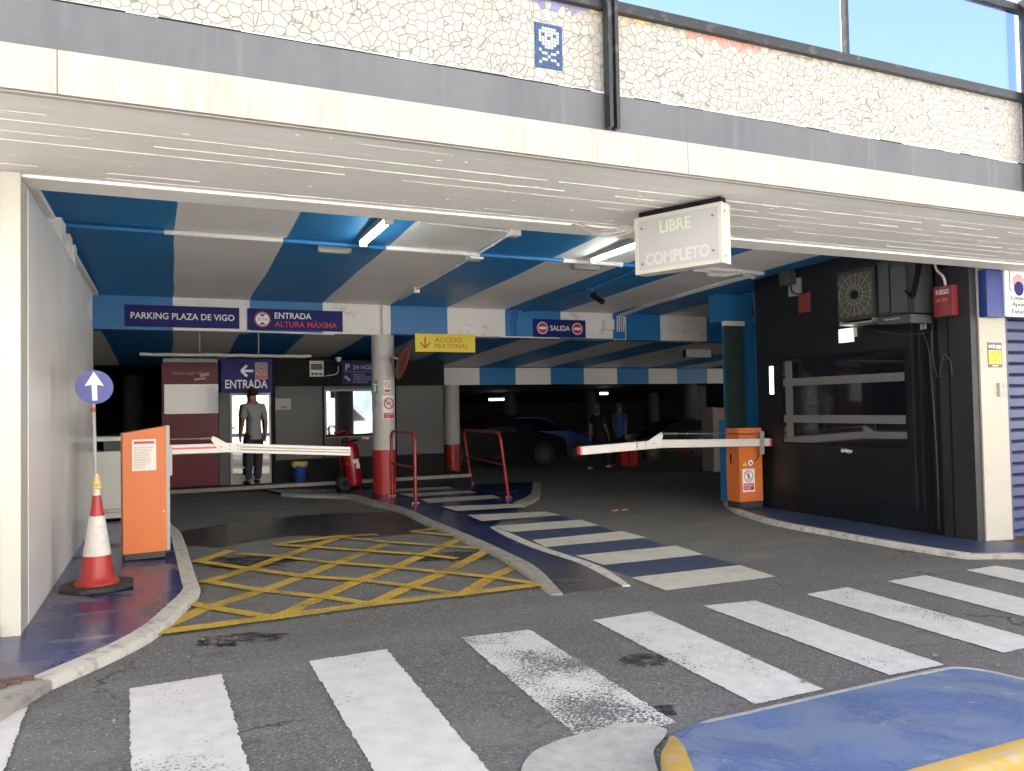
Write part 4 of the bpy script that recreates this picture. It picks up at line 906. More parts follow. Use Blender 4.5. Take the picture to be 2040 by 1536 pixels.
# signs and notes on the kiosk
t_, F, W, H, _ = sign('entrance_sign', 'dark blue sign with white left arrow over the kiosk door', 440, 714, 543, 782, YK-.05, 'signblue')
let(t_, F, 'ENTRADA', W*.08, H*.13, W*.90, H*.38, 'signwhite', bold=.012)
b = B(); bar(b, F, W*.39, H*.64, W*.62, H*.64, H*.07, .001, .004); bar(b, F, W*.39, H*.64, W*.50, H*.80, H*.07, .0042, .005); bar(b, F, W*.39, H*.64, W*.50, H*.48, H*.07, .0052, .006); P(t_, 'arrow', b, 'signwhite')
F2, W2, H2 = fy(508, 722, 533, 756, YK-.052); st = T('no_smoking_sticker', 'no smoking sticker on the blue sign with the left arrow', 'sticker', F2.p(W2/2, 0)); b = B(); rect(b, F2, 0, 0, W2, H2, 0, .001); P(st, 'backing', b, 'notice'); prohib(st, F2, W2*.5, H2*.62, W2*.42); b = B(); rect(b, F2, W2*.06, H2*.05, W2*.94, H2*.25, .001, .003); P(st, 'red_strip', b, 'signred'); b = B(); bar(b, F2, W2*.25, H2*.58, W2*.72, H2*.68, W2*.08, .001, .0015); P(st, 'cigarette', b, 'text_grey')
t_, F, W, H, _ = sign('hours_sign', 'dark blue 24 hour payment sign left of the round column', 682, 721, 775, 765, YK-.05, 'signblue')
b = B(); textmesh(b, F, 'P', W*.06, H*.62, W*.16, H*.92, .001, .004, .04); textmesh(b, F, '24 HORAS', W*.22, H*.66, W*.82, H*.86, .001, .004, .03); textmesh(b, F, 'PAGAR EN\nCAJERO AUTOMÁTICO\nANTES DE RETIRAR\nEL VEHÍCULO', W*.22, H*.05, W*.78, H*.47, .001, .003, .0); rect(b, F, W*.03, H*.55, W*.97, H*.565, .001, .003); bar(b, F, W*.05, H*.36, W*.16, H*.16, H*.1, .001, .003); P(t_, 'lettering', b, 'notice')
t_, F, W, H, _ = sign('poster', 'small lit looking brown and white poster on the black kiosk top', 617, 719, 645, 750, YK-.03, 'sheet_white', .02, 'poster')
b = B(); rect(b, F, W*.08, H*.42, W*.92, H*.82, .001, .003); P(t_, 'picture', b, 'poster_brown'); b = B(); textmesh(b, F, 'PROMOCIÓN', W*.1, H*.86, W*.9, H*.96, .001, .003, .0); P(t_, 'lettering', b, 'text_grey')
b = B()
for k in (0, 1, 2): rect(b, F, W*(.1+k*.28), H*.08, W*(.32+k*.28), H*.24, .001, .003)
P(t_, 'thumbnails', b, 'poster_brown')
t_, F, W, H, _ = sign('notice', 'pale paper notice on the grey kiosk wall beside the door', 548.5, 794, 580, 816, YK-.012, 'notice', .008, 'notice'); b = B(); rect(b, F, W*.35, H*.14, W*.72, H*.3, .001, .002); P(t_, 'stamp', b, 'text_grey')
q = PY(674, 716, YK-.12); t_ = T('dome_camera', 'small camera on a curved pipe on the kiosk top', 'camera', q); b = B(); lathe(b, (q.x, q.y, q.z-.05), [(.03, 0), (.05, .02), (.05, .06), (.06, .065), (.06, .09)], 16); P(t_, 'housing', b, 'white_plastic', True); b = B(); lathe(b, (q.x, q.y, q.z-.13), [(.012, 0), (.035, .02), (.045, .08)], 16); P(t_, 'lens', b, 'black', True)
b = B(); tube(b, bend([q+Vector((0, .02, -.08)), q+Vector((.01, .05, -.28)), PY(648, 749, YK-.05)], .1), .011, 8); P(t_, 'pipe', b, 'galv', True)
# white counter behind the left cabinet
q0 = G(150, 1034, .055); q1 = G(243, 1034, .055); zz = .09
t_ = T('service_counter', 'low white counter with a dark top box behind the left barrier cabinet', 'counter', (q1.x-.3, 10.9, zz))
b = B(); box(b, -1.0, q1.x+.06, 10.8, 11.3, zz+.02, .93); bev(b, .01); P(t_, 'base', b, 'sheet_white'); b = B(); box(b, -1.0, q1.x+.08, 10.76, 11.35, 1.06, 1.11); bev(b, .008); P(t_, 'ledge', b, 'sheet_white')
b = B(); box(b, -.72, q1.x+.06, 10.84, 11.25, .93, 1.06); P(t_, 'dark_box', b, 'ac_grey')
F = Fr((-.72, 10.799, .17), (1, 0, 0), (0, 0, 1)); let(t_, F, 'aparcamiento\nsubterráneo', 0, 0, .2, .06, 'text_grey', 0, .002, 0)
# ------------------------------------------------------------------ left barrier
def quadbox(b, F, W, D, H0, H1):  # cabinet with a sloping top: F bottom-left-front, depth goes -N
    pts = [(0, 0), (W, 0), (W, H1), (0, H0)]; slab(b, F, pts, -D, 0)
a = G(245, 1120, .055); c = G(326, 1112, .055); F = Fr(a, Vector((c.x-a.x, c.y-a.y, 0)), (0, 0, 1)); W = .36; D = .26
F = Fr((a.x, a.y+.05, a.z), Vector((1, .12, 0)), (0, 0, 1))
t_ = T('parking_barrier', 'orange barrier with a printed notice and white arm, beside the traffic cone', 'barrier', F.p(W/2, 0, -D/2), 'parking barriers')
b = B(); rect(b, F, .012, 0, W-.01, .055, -D, -.008); P(t_, 'plinth', b, 'dark_plastic')
b = B(); slab(b, F, [(0, .057), (W-.004, .057), (W-.004, 1.20), (0, 1.145)], -D+.01, 0); bev(b, .006); P(t_, 'body', b, 'orange')
b = B(); rect(b, F, W-.002, .057, W+.03, 1.205, -D, -.002); bev(b, .004, 1); P(t_, 'side_cover', b, 'grey_metal'); b = B(); rect(b, F, W+.03, .74, W+.055, 1.0, -D+.02, -.03); P(t_, 'hinge_plate', b, 'grey_metal')
b = B(); rect(b, F, .004, .745, W-.008, .748, .0005, .002); rect(b, F, .31, .10, .313, .74, .0005, .002); P(t_, 'door_seam', b, 'text_brown'); b = B(); disc(b, F, .335, .42, .009, .001, .004, 14); disc(b, F, .03, .14, .005, .001, .003, 10); disc(b, F, .03, .70, .005, .001, .003, 10); P(t_, 'lock', b, 'galv')
b = B(); rect(b, F, .075, .80, .275, 1.085, .001, .003); n_ = P(t_, 'notice', b, 'sheet_white')
b = B(); rect(b, F, .09, 1.045, .26, 1.068, .003, .004); P(n_, 'heading', b, 'text_red'); b = B()
txt = 'Horario de apertura del aparcamiento\nLunes a viernes abierto las 24 horas\nTarifas y condiciones de uso\nConserve el ticket de entrada\nPague antes de retirar el coche\nNo se admiten vehículos pesados\nVelocidad máxima diez por hora\nPersonal a su servicio\nGracias por su visita'
textmesh(b, F, txt, .09, .82, .255, 1.02, .003, .0036, .0); P(n_, 'lettering', b, 'text_brown')
pv = F.p(W+.06, .88, -.12)
Ya = pv.y
def arm(t_, pts, hh, mat_strip=None, y=Ya, dy=.04):
    b = B()
    for p, q in zip(pts, pts[1:]):
        p, q = Vector(p), Vector(q); d = (q-p).normalized(); n = Vector((-d.z, 0, d.x)); n = n if n.z > 0 else -n
        L = [p-n*hh, q-n*hh, q+n*hh, p+n*hh]; lo = [b.verts.new(v+Vector((0, -dy, 0))) for v in L]; hi = [b.verts.new(v+Vector((0, dy, 0))) for v in L]
        b.faces.new(lo); b.faces.new(hi[::-1])
        for i in range(4): b.faces.new((lo[i], hi[i], hi[(i+1) % 4], lo[(i+1) % 4]))
    bmesh.ops.recalc_face_normals(b, faces=b.faces); bev(b, .008)
    return P(t_, 'arm', b, 'arm_white')
p0 = PY(333, 896, Ya); p1 = PY(452, 892, Ya); p2 = PY(697, 899, Ya); p0.y = p1.y = p2.y = Ya
bm_ = arm(t_, [p0, p1, p2], .045)
b = B(); d = (p2-p1).normalized()
for s in (-.012, .014): tube(b, [p1+d*.12+Vector((0, -.043, s)), p2+Vector((0, -.043, s))], .006, 6)
P(bm_, 'groove', b, 'grey_metal')
b = B(); Fa = Fr((p0.x, Ya-.042, p0.z), (p1-p0), (0, 0, 1)); rect(b, Fa, .0, .0, (p1-p0).length*.85, .018, 0, .004); P(bm_, 'light_strip', b, 'arm_red')
k0 = PY(422, 871, Ya-.05); k1 = PY(470, 886, Ya-.05); k2 = PY(481, 899, Ya-.05); k3 = PY(440, 899, Ya-.05)
def plate(b, pts, y0, y1):
    lo = [b.verts.new((p.x, y0, p.z)) for p in pts]; hi = [b.verts.new((p.x, y1, p.z)) for p in pts]; b.faces.new(lo); b.faces.new(hi[::-1]); n = len(pts)
    for i in range(n): b.faces.new((lo[i], hi[i], hi[(i+1) % n], lo[(i+1) % n]))
b = B(); plate(b, [PY(x, y, Ya-.05) for x, y in [(419, 874), (424, 869), (432, 872), (450, 882), (478, 886), (478, 899), (441, 900), (432, 893)]], Ya-.056, Ya-.048); bmesh.ops.recalc_face_normals(b, faces=b.faces); kn = P(bm_, 'knuckle', b, 'arm_white')
b = B()
for x, y in ((458, 888), (458, 894.5), (474, 888.5), (474, 895), (441, 890)): q = PY(x, y, Ya-.056); tube(b, [q, q+Vector((0, -.006, 0))], .006, 8)
P(bm_, 'bolt', b, 'text_grey')
b = B(); tube(b, [PY(336, 875, Ya-.05), PY(398, 874, Ya-.05)], .004, 6); tube(b, [PY(398, 874, Ya-.05), PY(422, 873, Ya-.05)], .009, 8); P(bm_, 'tie_rod', b, 'metal_bright', True)
b = B(); q = PY(333, 880, Ya); box(b, q.x-.03, q.x+.01, Ya-.05, Ya+.05, p0.z-.05, p0.z+.13); P(bm_, 'clamp', b, 'black')
# ------------------------------------------------------------------ right barrier
a = G(1475, 1014, .06); c = G(1530, 1013, .06); X0, Yc_ = a.x, a.y; W = .44; D = .30; zb = gz(X0, 0, .06)
F = Fr((X0, Yc_, zb), (1, -.02, 0), (0, 0, 1))
t_ = T('parking_barrier', 'orange barrier with warning stickers and white arm, against the black wall', 'barrier', F.p(W/2, 0, -D/2), 'parking barriers')
b = B(); rect(b, F, .006, 0, W-.006, .10, -D, -.006); P(t_, 'plinth', b, 'dark_plastic'); b = B(); rect(b, F, 0, .102, W, 1.22, -D, 0); bev(b, .006); P(t_, 'body', b, 'orange')
b = B(); rect(b, F, W*.06, 1.10, W-.01, 1.105, .001, .003); rect(b, F, .01, 1.195, W-.01, 1.2, .001, .002); P(t_, 'lid_seam', b, 'text_brown')
b = B()
for k in range(5): rect(b, F, .30, .15+k*.018, .41, .156+k*.018, .001, .003)
P(t_, 'vent', b, 'text_brown'); b = B(); disc(b, F, .40, .62, .010, .001, .004, 14); P(t_, 'lock', b, 'galv')
Fs = Fr((X0, Yc_, zb), (0, -1, 0), (0, 0, 1)); b = B(); rect(b, Fs, -.2, .68, -.17, .83, .001, .006); P(t_, 'side_slot', b, 'black')
b = B(); slab(b, F, [(.05, .64), (.155, .64), (.1025, .735)], .001, .002); w_ = P(t_, 'warning_triangle', b, 'text_grey', label='yellow warning triangle'); b = B(); slab(b, F, [(.06, .646), (.145, .646), (.1025, .722)], .002, .003); P(w_, 'yellow_field', b, 'signyellow'); b = B(); rect(b, F, .098, .668, .107, .70, .003, .004); rect(b, F, .098, .652, .107, .661, .003, .004); P(w_, 'mark', b, 'black')
b = B(); disc(b, F, .215, .69, .058, .001, .002); s_ = P(t_, 'hand_ban_sticker', b, 'signwhite'); b = B(); ring(b, F, .215, .69, .058, .048, .002, .003); bar(b, F, .175, .73, .255, .65, .009, .0031, .004); P(s_, 'ban_ring', b, 'signred'); b = B(); disc(b, F, .22, .685, .02, .002, .0025, 12); bar(b, F, .2, .7, .235, .68, .018, .0025, .003); P(s_, 'hand_symbol', b, 'text_grey')
b = B(); rect(b, F, .055, .25, .285, .60, .001, .002); s_ = P(t_, 'pedestrian_ban_sticker', b, 'signwhite'); b = B(); ring(b, F, .17, .49, .088, .075, .002, .003); bar(b, F, .11, .55, .23, .43, .012, .0031, .004); P(s_, 'ban_ring', b, 'text_red')
b = B(); disc(b, F, .17, .535, .013, .002, .003, 12); bar(b, F, .17, .52, .168, .475, .024, .002, .0028); bar(b, F, .168, .478, .15, .43, .012, .002, .0026); bar(b, F, .168, .478, .19, .435, .012, .0026, .0029); bar(b, F, .165, .51, .14, .49, .009, .0028, .003); bar(b, F, .175, .51, .2, .488, .009, .002, .0025); P(s_, 'walker_symbol', b, 'text_grey')
b = B(); rect(b, F, .07, .275, .27, .38, .002, .003); P(s_, 'red_strip', b, 'signred'); b = B(); textmesh(b, F, 'PROHIBIDO\nEL PASO', .085, .29, .255, .365, .003, .004, .0); P(s_, 'lettering', b, 'signwhite')
Ya2 = Yc_-.07; pv = PY(1515, 880, Ya2)
q = [PY(1532, 881, Ya2), PY(1318, 884, Ya2), PY(1156, 898, Ya2)]
bm_ = arm(t_, q, .058, y=Ya2)
b = B(); plate(b, [PY(x, y, Ya2) for x, y in [(1152, 891), (1156, 890.5), (1157, 905), (1153, 905.5)]], Ya2-.042, Ya2+.042); plate(b, [PY(x, y, Ya2) for x, y in [(1530, 873), (1534, 874), (1534, 888), (1530, 889)]], Ya2-.042, Ya2+.042); bmesh.ops.recalc_face_normals(b, faces=b.faces); P(bm_, 'end_cap', b, 'arm_red')
b = B(); plate(b, [PY(x, y, Ya2-.05) for x, y in [(1317, 861), (1321, 864), (1319, 874), (1312, 886), (1300, 890), (1268, 893), (1268, 881), (1290, 879)]], Ya2-.056, Ya2-.046); bmesh.ops.recalc_face_normals(b, faces=b.faces); kn = P(bm_, 'knuckle', b, 'arm_white')
b = B()
for x, y in ((1270, 883), (1270, 889), (1286, 881), (1286, 887), (1302, 883), (1316, 865)): s = PY(x, y, Ya2-.056); tube(b, [s, s+Vector((0, -.007, 0))], .009, 8)
P(bm_, 'bolt', b, 'text_grey')
b = B(); tube(b, [PY(1318, 864, Ya2-.05), PY(1350, 864, Ya2-.05)], .014, 8); tube(b, [PY(1350, 864, Ya2-.05), PY(1500, 864.5, Ya2-.05), PY(1519, 862, Ya2-.05)], .008, 8); P(bm_, 'tie_rod', b, 'metal_bright', True)
b = B(); plate(b, [PY(x, y, Ya2-.04) for x, y in [(1513, 859), (1521, 859), (1521, 905), (1513, 905)]], Ya2-.06, Ya2-.045); kk = P(bm_, 'pivot_bracket', b, 'grey_metal')
b = B(); tube(b, [PY(1516, 902, Ya2), PY(1505, 919, Ya2-.01)], .006, 6); P(bm_, 'cable', b, 'black')
# ------------------------------------------------------------------ traffic cone and keep-ahead sign on its pole
cq = G(193, 1172, .055); cz = cq.z; q_ = G(193, 1185, .055); cx_, cy_ = cq.x, cq.y+.02
t_ = T('traffic_cone', 'tall faded red and white traffic cone on a black rubber base', 'cone', (cx_, cy_, cz))
b = B(); R_ = .27; pts = [(cx_+R_*math.cos(rad(a_))*1.0, cy_+R_*math.sin(rad(a_))) for a_ in (-20, 25, 70, 115, 160, 205, 250, 295)]
prism(b, pts, cz, cz+.035); bev(b, .008); P(t_, 'base', b, 'rubber')
Hc = .70; prof = lambda z: .125-(z-.03)*(.125-.028)/(Hc-.03)
def seg(z0, z1, e=0.0, lip=False):
    b = B(); pr = [(prof(z0)+e, z0), (prof(z1)+e, z1)]
    if lip: pr = [(.155, .035), (.155, .05), (.135, .065), (prof(.09)+e, .09), (prof(z1)+e, z1)]
    lathe(b, (cx_, cy_, cz), pr, 36); return b
P(t_, 'lower_cone', seg(.035, .255, 0, True), 'cone_red', True); P(t_, 'white_sleeve', seg(.25, .545, .004), 'cone_white', True); P(t_, 'upper_cone', seg(.54, Hc-.0), 'cone_red', True)
b = B(); lathe(b, (cx_, cy_, cz), [(.026, Hc), (.026, Hc+.05)], 20); P(t_, 'neck', b, 'cone_white', True)
t_ = T('keep_ahead_sign', 'round blue sign with white up arrow on a pole stuck in the cone', 'sign', (cx_, cy_, cz+.3))
top = PY(186, 812, cy_-.01)
b = B(); tube(b, [(cx_, cy_, cz+.35), (cx_-.005, cy_, cz+.75), (top.x, cy_-.012, top.z+.1)], .013, 10); P(t_, 'pole', b, 'grey_metal', True)
b = B(); lathe(b, (cx_, cy_, cz), [(.03, Hc+.045), (.036, Hc+.06), (.028, Hc+.075), (.034, Hc+.085), (.024, Hc+.11), (.026, Hc+.125), (.015, Hc+.16)], 14); P(t_, 'tape', b, 'tape', True)
dc = PY(188, 771, cy_-.03); rr = (PY(226, 771, cy_-.03).x-PY(150, 771, cy_-.03).x)/2
F = Fr(dc, (1, .0, 0), (-.03, 0, 1)); b = B(); disc(b, F, 0, 0, rr, -.006, 0, 48); dk = P(t_, 'disc', b, 'round_blue')
b = B(); k = rr; slab(b, F, [(-k*.13, -k*.80), (k*.14, -k*.80), (k*.14, k*.14), (k*.50, k*.06), (0, k*.92), (-k*.50, k*.06), (-k*.14, k*.14)], .001, .003); P(dk, 'arrow', b, 'signwhite')
b = B(); tube(b, [(top.x, cy_-.03, top.z-.0), (top.x+.001, cy_-.03, top.z-.035)], .0155, 10); P(t_, 'collar', b, 'red_paint')
# ------------------------------------------------------------------ red hoop rails
def hoop(label, p0, p1, h, lean=(0, 0), r=.027):
    p0, p1 = Vector(p0), Vector(p1); l = Vector((lean[0], lean[1], 0)); t_ = T('hoop_rail', label, 'railing', (p0+p1)/2, 'red hoop rails')
    a, c = p0+l+Vector((0, 0, h)), p1+l+Vector((0, 0, h)); b = B(); tube(b, bend([p0, a, c, p1], .16, 7), r, 12); P(t_, 'hoop', b, 'rail_red', True)
    b = B(); tube(b, [p0.lerp(a, .5), p1.lerp(c, .5)], r*.8, 10); P(t_, 'crossbar', b, 'rail_red', True)
    for p in (p0, p1):
        b = B(); lathe(b, (p.x, p.y, p.z), [(.06, 0), (.06, .008)], 16); f = P(t_, 'foot_plate', b, 'red_paint')
        b = B()
        for s in (-1, 1): tube(b, [(p.x+s*.045, p.y, p.z+.008), (p.x+s*.045, p.y, p.z+.022)], .008, 6)
        P(f, 'bolt', b, 'metal_bright')
a = G(828, 1003, .048); c = G(776, 986, .048); hoop('red hoop rail in front of the near round column', a, (c.x-.02, c.y-.25, c.z), 1.10)
a = G(1013, 991, .048); c = G(937, 963, .048); hoop('red hoop rail leaning beside the crossing, right of the column', a, (c.x-.02, c.y-.1, c.z), 1.10, (-.14, 0))
# ------------------------------------------------------------------ fire extinguisher trolley
q = G(706, 976, .048); X, Y, Z_ = q.x, q.y+.1, q.z
t_ = T('wheeled_extinguisher', 'large red fire extinguisher on a two wheeled trolley', 'fire extinguisher', (X, Y, Z_))
ax = Vector((-.10, 0, 1)).normalized(); base = Vector((X+.03, Y, Z_+.06))
b = B(); pr = [(.02, 0), (.10, .0), (.14, .04), (.145, .10), (.145, .66), (.13, .73), (.09, .78), (.045, .80), (.04, .86)]
rings = []; side = Vector((1, 0, .10)).normalized(); fwd = side.cross(ax)
for r, z in pr: rings.append([b.verts.new(base+ax*z+(side*math.cos(k*math.pi/12)+fwd*math.sin(k*math.pi/12))*r) for k in range(24)])
for a_, c_ in zip(rings, rings[1:]):
    for k in range(24): b.faces.new((a_[k], a_[(k+1) % 24], c_[(k+1) % 24], c_[k]))
b.faces.new(rings[0][::-1]); b.faces.new(rings[-1]); cy = P(t_, 'cylinder', b, 'ext_red', True)
b = B(); cc = base+ax*.83; tube(b, [cc+(side*math.cos(k*math.pi/8)+fwd*math.sin(k*math.pi/8))*.15 for k in range(17)], .014, 8, cap=False); P(t_, 'guard_ring', b, 'black', True)
for s in (-.1, .1): b = B(); tube(b, bend([base+ax*.1+side*(s-.02)+Vector((-.06, .13, 0)), base+ax*.8+side*(s-.05)+Vector((-.04, .13, 0)), base+ax*1.02+side*(s*1.1-.13)+Vector((0, .1, 0))], .1), .012, 8); P(t_, 'frame_bar', b, 'ext_red', True)
b = B(); tube(b, [base+ax*1.02+side*(-.24)+Vector((0, .1, 0)), base+ax*1.02+side*(-.02)+Vector((0, .1, 0))], .013, 8); P(t_, 'handle', b, 'ext_red', True)
for s in (.02, .24):
    wv = Vector((X-.16, Y-.08+s, Z_+.125)); b = B(); tube(b, [wv+Vector((.0, -.022, 0)), wv+Vector((.0, .022, 0))], .125, 24); wo = P(t_, 'wheel', b, 'tyre', True); b = B(); tube(b, [wv+Vector((0, -.026, 0)), wv+Vector((0, .026, 0))], .05, 14); P(wo, 'hub', b, 'black', True)
b = B(); tube(b, bend([base+ax*.86, base+ax*.9+side*-.12, base+ax*.5+side*-.19+Vector((0, -.05, 0)), base+ax*.25+side*-.2+Vector((0, -.05, 0)), base+ax*.2+side*-.16], .1), .013, 8); P(t_, 'hose', b, 'black', True)
Fe = Fr(base+ax*.38+Vector((0.02, -.146, 0)), side, ax)
b = B(); rect(b, Fe, -.03, .05, .07, .12, 0, .003); rect(b, Fe, .02, -.05, .08, .049, 0, .003); lb_ = P(cy, 'label_plate', b, 'signwhite')
# bin
q = PZ(596, 960, .06); t_ = T('waste_bin', 'small blue bin lined with a yellow bag against the kiosk', 'bin', (q.x, YK-.25, .057))
b = B(); lathe(b, (q.x, YK-.25, .057), [(.11, 0), (.115, .01), (.145, .33)], 24); P(t_, 'bucket', b, 'bin_blue', True); b = B(); lathe(b, (q.x, YK-.25, .057), [(.150, .30), (.156, .33), (.158, .375), (.14, .385), (.12, .36)], 24)
for v in b.verts: v.co += Vector((random.gauss(0, .005), random.gauss(0, .005), random.gauss(0, .008)))
P(t_, 'bag', b, 'bag_yellow', True)
# ------------------------------------------------------------------ black shop front, X = 8.5
XW = 8.5
SH = T('black_shopfront', 'black clad shop front along the exit lane with a wide dark display window', 'shop front', (XW+.2, 7.8, gz(XW, 0)))
b = B(); box(b, XW, XW+.25, 6.45, 9.62, -.6, 3.42); P(SH, 'wall', b, 'black_wall')
b = B(); box(b, XW-.03, XW+.25, 6.02, 6.448, -.6, 2.95); bev(b, .006); P(SH, 'corner_panel', b, 'black_wall_worn', label='duller black corner panel')
b = B(); box(b, XW-.012, XW-.001, 6.14, 6.16, -.3, 2.9)
for y in (6.62, 6.44, 6.30): box(b, XW-.04, XW-.001, y-.008, y+.008, -.3, 2.6)
P(SH, 'panel_joint', b, 'black')
Fw = Fr((XW, 9.62, 0), (0, -1, 0), (0, 0, 1))
def wu(Y): return 9.62-Y
a, c = PX(1563, 712, XW), PX(1808, 712, XW); y0w, y1w = a.y, c.y; z0w, z1w = .79, 2.02
b = B(); rect(b, Fw, wu(y0w)-.16, z0w-.75, wu(y1w)+.13, z1w+.22, .0, .05); bev(b, .006); fr_ = P(SH, 'window_frame', b, 'black_wall')
b = B(); rect(b, Fw, wu(y0w), z0w, wu(y1w), z1w, .051, .054); P(fr_, 'window_glass', b, 'shop_glass')
b = B(); rect(b, Fw, wu(y0w)-.03, z1w, wu(y1w)+.03, z1w+.02, .051, .065); rect(b, Fw, wu(y0w)-.03, z0w-.02, wu(y1w)+.03, z0w, .051, .065); rect(b, Fw, wu(y0w)-.03, z0w, wu(y0w)-.01, z1w, .051, .065); rect(b, Fw, wu(y1w)+.01, z0w, wu(y1w)+.03, z1w, .051, .065); P(fr_, 'trim', b, 'black')
b = B()   # pale shelf rails seen through the glass
u0_, u1_ = wu(y0w)+.02, wu(y1w)-.01
rect(b, Fw, u0_+.04, z0w+.08, u0_+.18, z1w-.03, .0545, .058); P(fr_, 'display_upright', b, 'kiosk_frame')
for z in (1.62, 1.08): b = B(); rect(b, Fw, u0_, z, u1_, z+.11, .0585, .062); P(fr_, 'display_rail', b, 'kiosk_frame')
b = B(); textmesh(b, Fw, 'órbigo', wu(PX(1676, 900, XW-.05).y), .665, wu(PX(1698, 900, XW-.05).y), .735, .051, .055, .02); P(SH, 'lettering', b, 'signwhite')
b = B(); rect(b, Fw, wu(PX(1826, 800, XW).y)-.006, .0, wu(PX(1826, 800, XW).y)+.006, 2.3, .05, .062); rect(b, Fw, wu(6.70), -.0, wu(6.69), 2.4, .0, .03); rect(b, Fw, wu(6.52), -.2, wu(6.50), 2.4, .0, .04); P(SH, 'trim_line', b, 'black_wall_worn')
b = B(); rect(b, Fw, wu(PX(1843, 675, XW).y)-.03, 2.24, wu(PX(1843, 675, XW).y)+.05, 2.31, .03, .04); P(SH, 'tag_plate', b, 'notice')
# vertical lit strip
a, c = PX(1534, 730, XW-.02), PX(1543, 785, XW-.02); t_ = T('wall_light', 'narrow vertical white light strip on the black wall', 'light', (XW, (a.y+c.y)/2, c.z))
b = B(); box(b, XW-.03, XW-.001, c.y-.01, a.y+.01, c.z-.01, a.z+.01); P(t_, 'housing', b, 'black'); b = B(); box(b, XW-.036, XW-.0305, c.y, a.y, c.z, a.z); P(t_, 'diffuser', b, 'led_white')
a, c = PX(1673, 656, XW-.03), PX(1705, 681, XW-.03); t_ = T('emergency_light', 'white emergency light box on the black wall under the fan unit', 'light', (XW, (a.y+c.y)/2, c.z)); b = B(); box(b, XW-.06, XW-.001, c.y, a.y, c.z, a.z); bev(b, .01); P(t_, 'housing', b, 'white_plastic'); b = B(); box(b, XW-.066, XW-.0605, c.y+.02, a.y-.02, c.z+.015, a.z-.015); P(t_, 'lens', b, 'led_white')
# air conditioners
def acunit(label, y0, y1, z0, z1, xf, fan=True):
    t_ = T('air_conditioner', label, 'air conditioner', (XW-.1, (y0+y1)/2, z0), 'air conditioners on the black wall')
    b = B(); box(b, xf, XW-.06, y0, y1, z0, z1); bev(b, .012); P(t_, 'case', b, 'ac_dark')
    F = Fr((xf, y1, z0), (0, -1, 0), (0, 0, 1)); W, H = y1-y0, z1-z0
    if fan:
        b = B(); R = .055; u0, v0, u1, v1 = .03, .045, W-.03, H-.05; pts = []
        for (cu, cv, a0) in ((u1-R, v0+R, -90), (u1-R, v1-R, 0), (u0+R, v1-R, 90), (u0+R, v0+R, 180)):
            for k in range(5): pts.append((cu+R*math.cos(rad(a0+k*22.5)), cv+R*math.sin(rad(a0+k*22.5))))
        slab(b, F, pts, .001, .012); g = P(t_, 'grille', b, 'fan_mesh')
        b = B(); cu, cv = W/2, H*.5
        for k in range(18):
            a_ = (k+.3)/18*2*math.pi; r = min((W/2-.035)/max(abs(math.cos(a_)), .01), (H/2-.05)/max(abs(math.sin(a_)), .01), .36); bar(b, F, cu+.04*math.cos(a_), cv+.04*math.sin(a_), cu+r*math.cos(a_), cv+r*math.sin(a_), .0028, .013+k*.0001, .016+k*.0001)
        for r in (.13, .25): ring(b, F, cu, cv, r, r-.0025, .018, .021, 36)
        P(g, 'wires', b, 'galv'); b = B(); disc(b, F, cu, cv, .06, .021, .03, 20); P(g, 'hub', b, 'black')
        b = B(); rect(b, F, .04, -.05, W-.04, -.03, -.3, .02); rect(b, F, .03, -.03, .06, 0, -.3, 0); rect(b, F, W-.06, -.03, W-.03, 0, -.3, 0); P(t_, 'bracket', b, 'grey_metal')
    else:
        b = B(); rect(b, F, .03, .05, W*.35, H-.04, .001, .02); rect(b, F, W*.42, .02, W*.8, H-.1, .001, .035); P(t_, 'cover', b, 'ac_grey')
        b = B(); slab(b, F, [(.02, -.10), (W-.02, -.12), (W-.02, -.02), (.02, -.01)], -.30, .05); bev(b, .008); o = P(t_, 'drip_tray', b, 'ac_grey'); b = B(); rect(b, F, .12, -.06, W-.16, -.045, .051, .056); P(o, 'tray_rim', b, 'galv')
        b = B()
        for k in range(4): tube(b, bend([F.p(W*.8, H*.4, .03), F.p(W+.0+k*.03, H*.3-.03*k, .06+.02*k), F.p(W+.08+k*.02, H*.7, .05), F.p(W+.05+.03*k, H+.08, .0)], .1), .010, 6)
        P(t_, 'hose', b, 'black', True)
    return t_
acunit('dark air conditioner with a round fan grille, the farther of two', 7.00, 7.60, 2.42, 3.07, 8.1); acunit('dark covered air conditioner above a drip tray, the nearer of two', 6.46, 6.97, 2.42, 3.10, 8.12, False)
# sounder box FUEGO
a, c = PX(1861, 573, 8.38), PX(1900, 628, 8.38); t_ = T('fire_alarm_box', 'red fire alarm box with white lettering on the black corner', 'alarm', (8.4, (a.y+c.y)/2, c.z))
b = B(); box(b, 8.36, 8.46, c.y, a.y, c.z, a.z); bev(b, .012); o = P(t_, 'case', b, 'alarm_red', True)
F = Fr((8.36, a.y, c.z), (0, -1, 0), (0, 0, 1)); W, H = a.y-c.y, a.z-c.z; let(t_, F, 'FUEGO', W*.16, H*.72, W*.84, H*.88, 'signwhite', .0015, .004, .01)
b = B(); rect(b, F, W*.12, H*.48, W*.38, H*.60, .001, .003); rect(b, F, W*.48, H*.48, W*.76, H*.60, .001, .003); P(t_, 'button', b, 'text_brown')
b = B(); tube(b, bend([(8.42, a.y-.12, a.z), (8.42, a.y-.10, a.z+.12), (8.44, a.y+.02, a.z+.22), (8.44, a.y+.03, a.z+.42)], .12), .014, 8); P(t_, 'conduit', b, 'white_plastic', True)
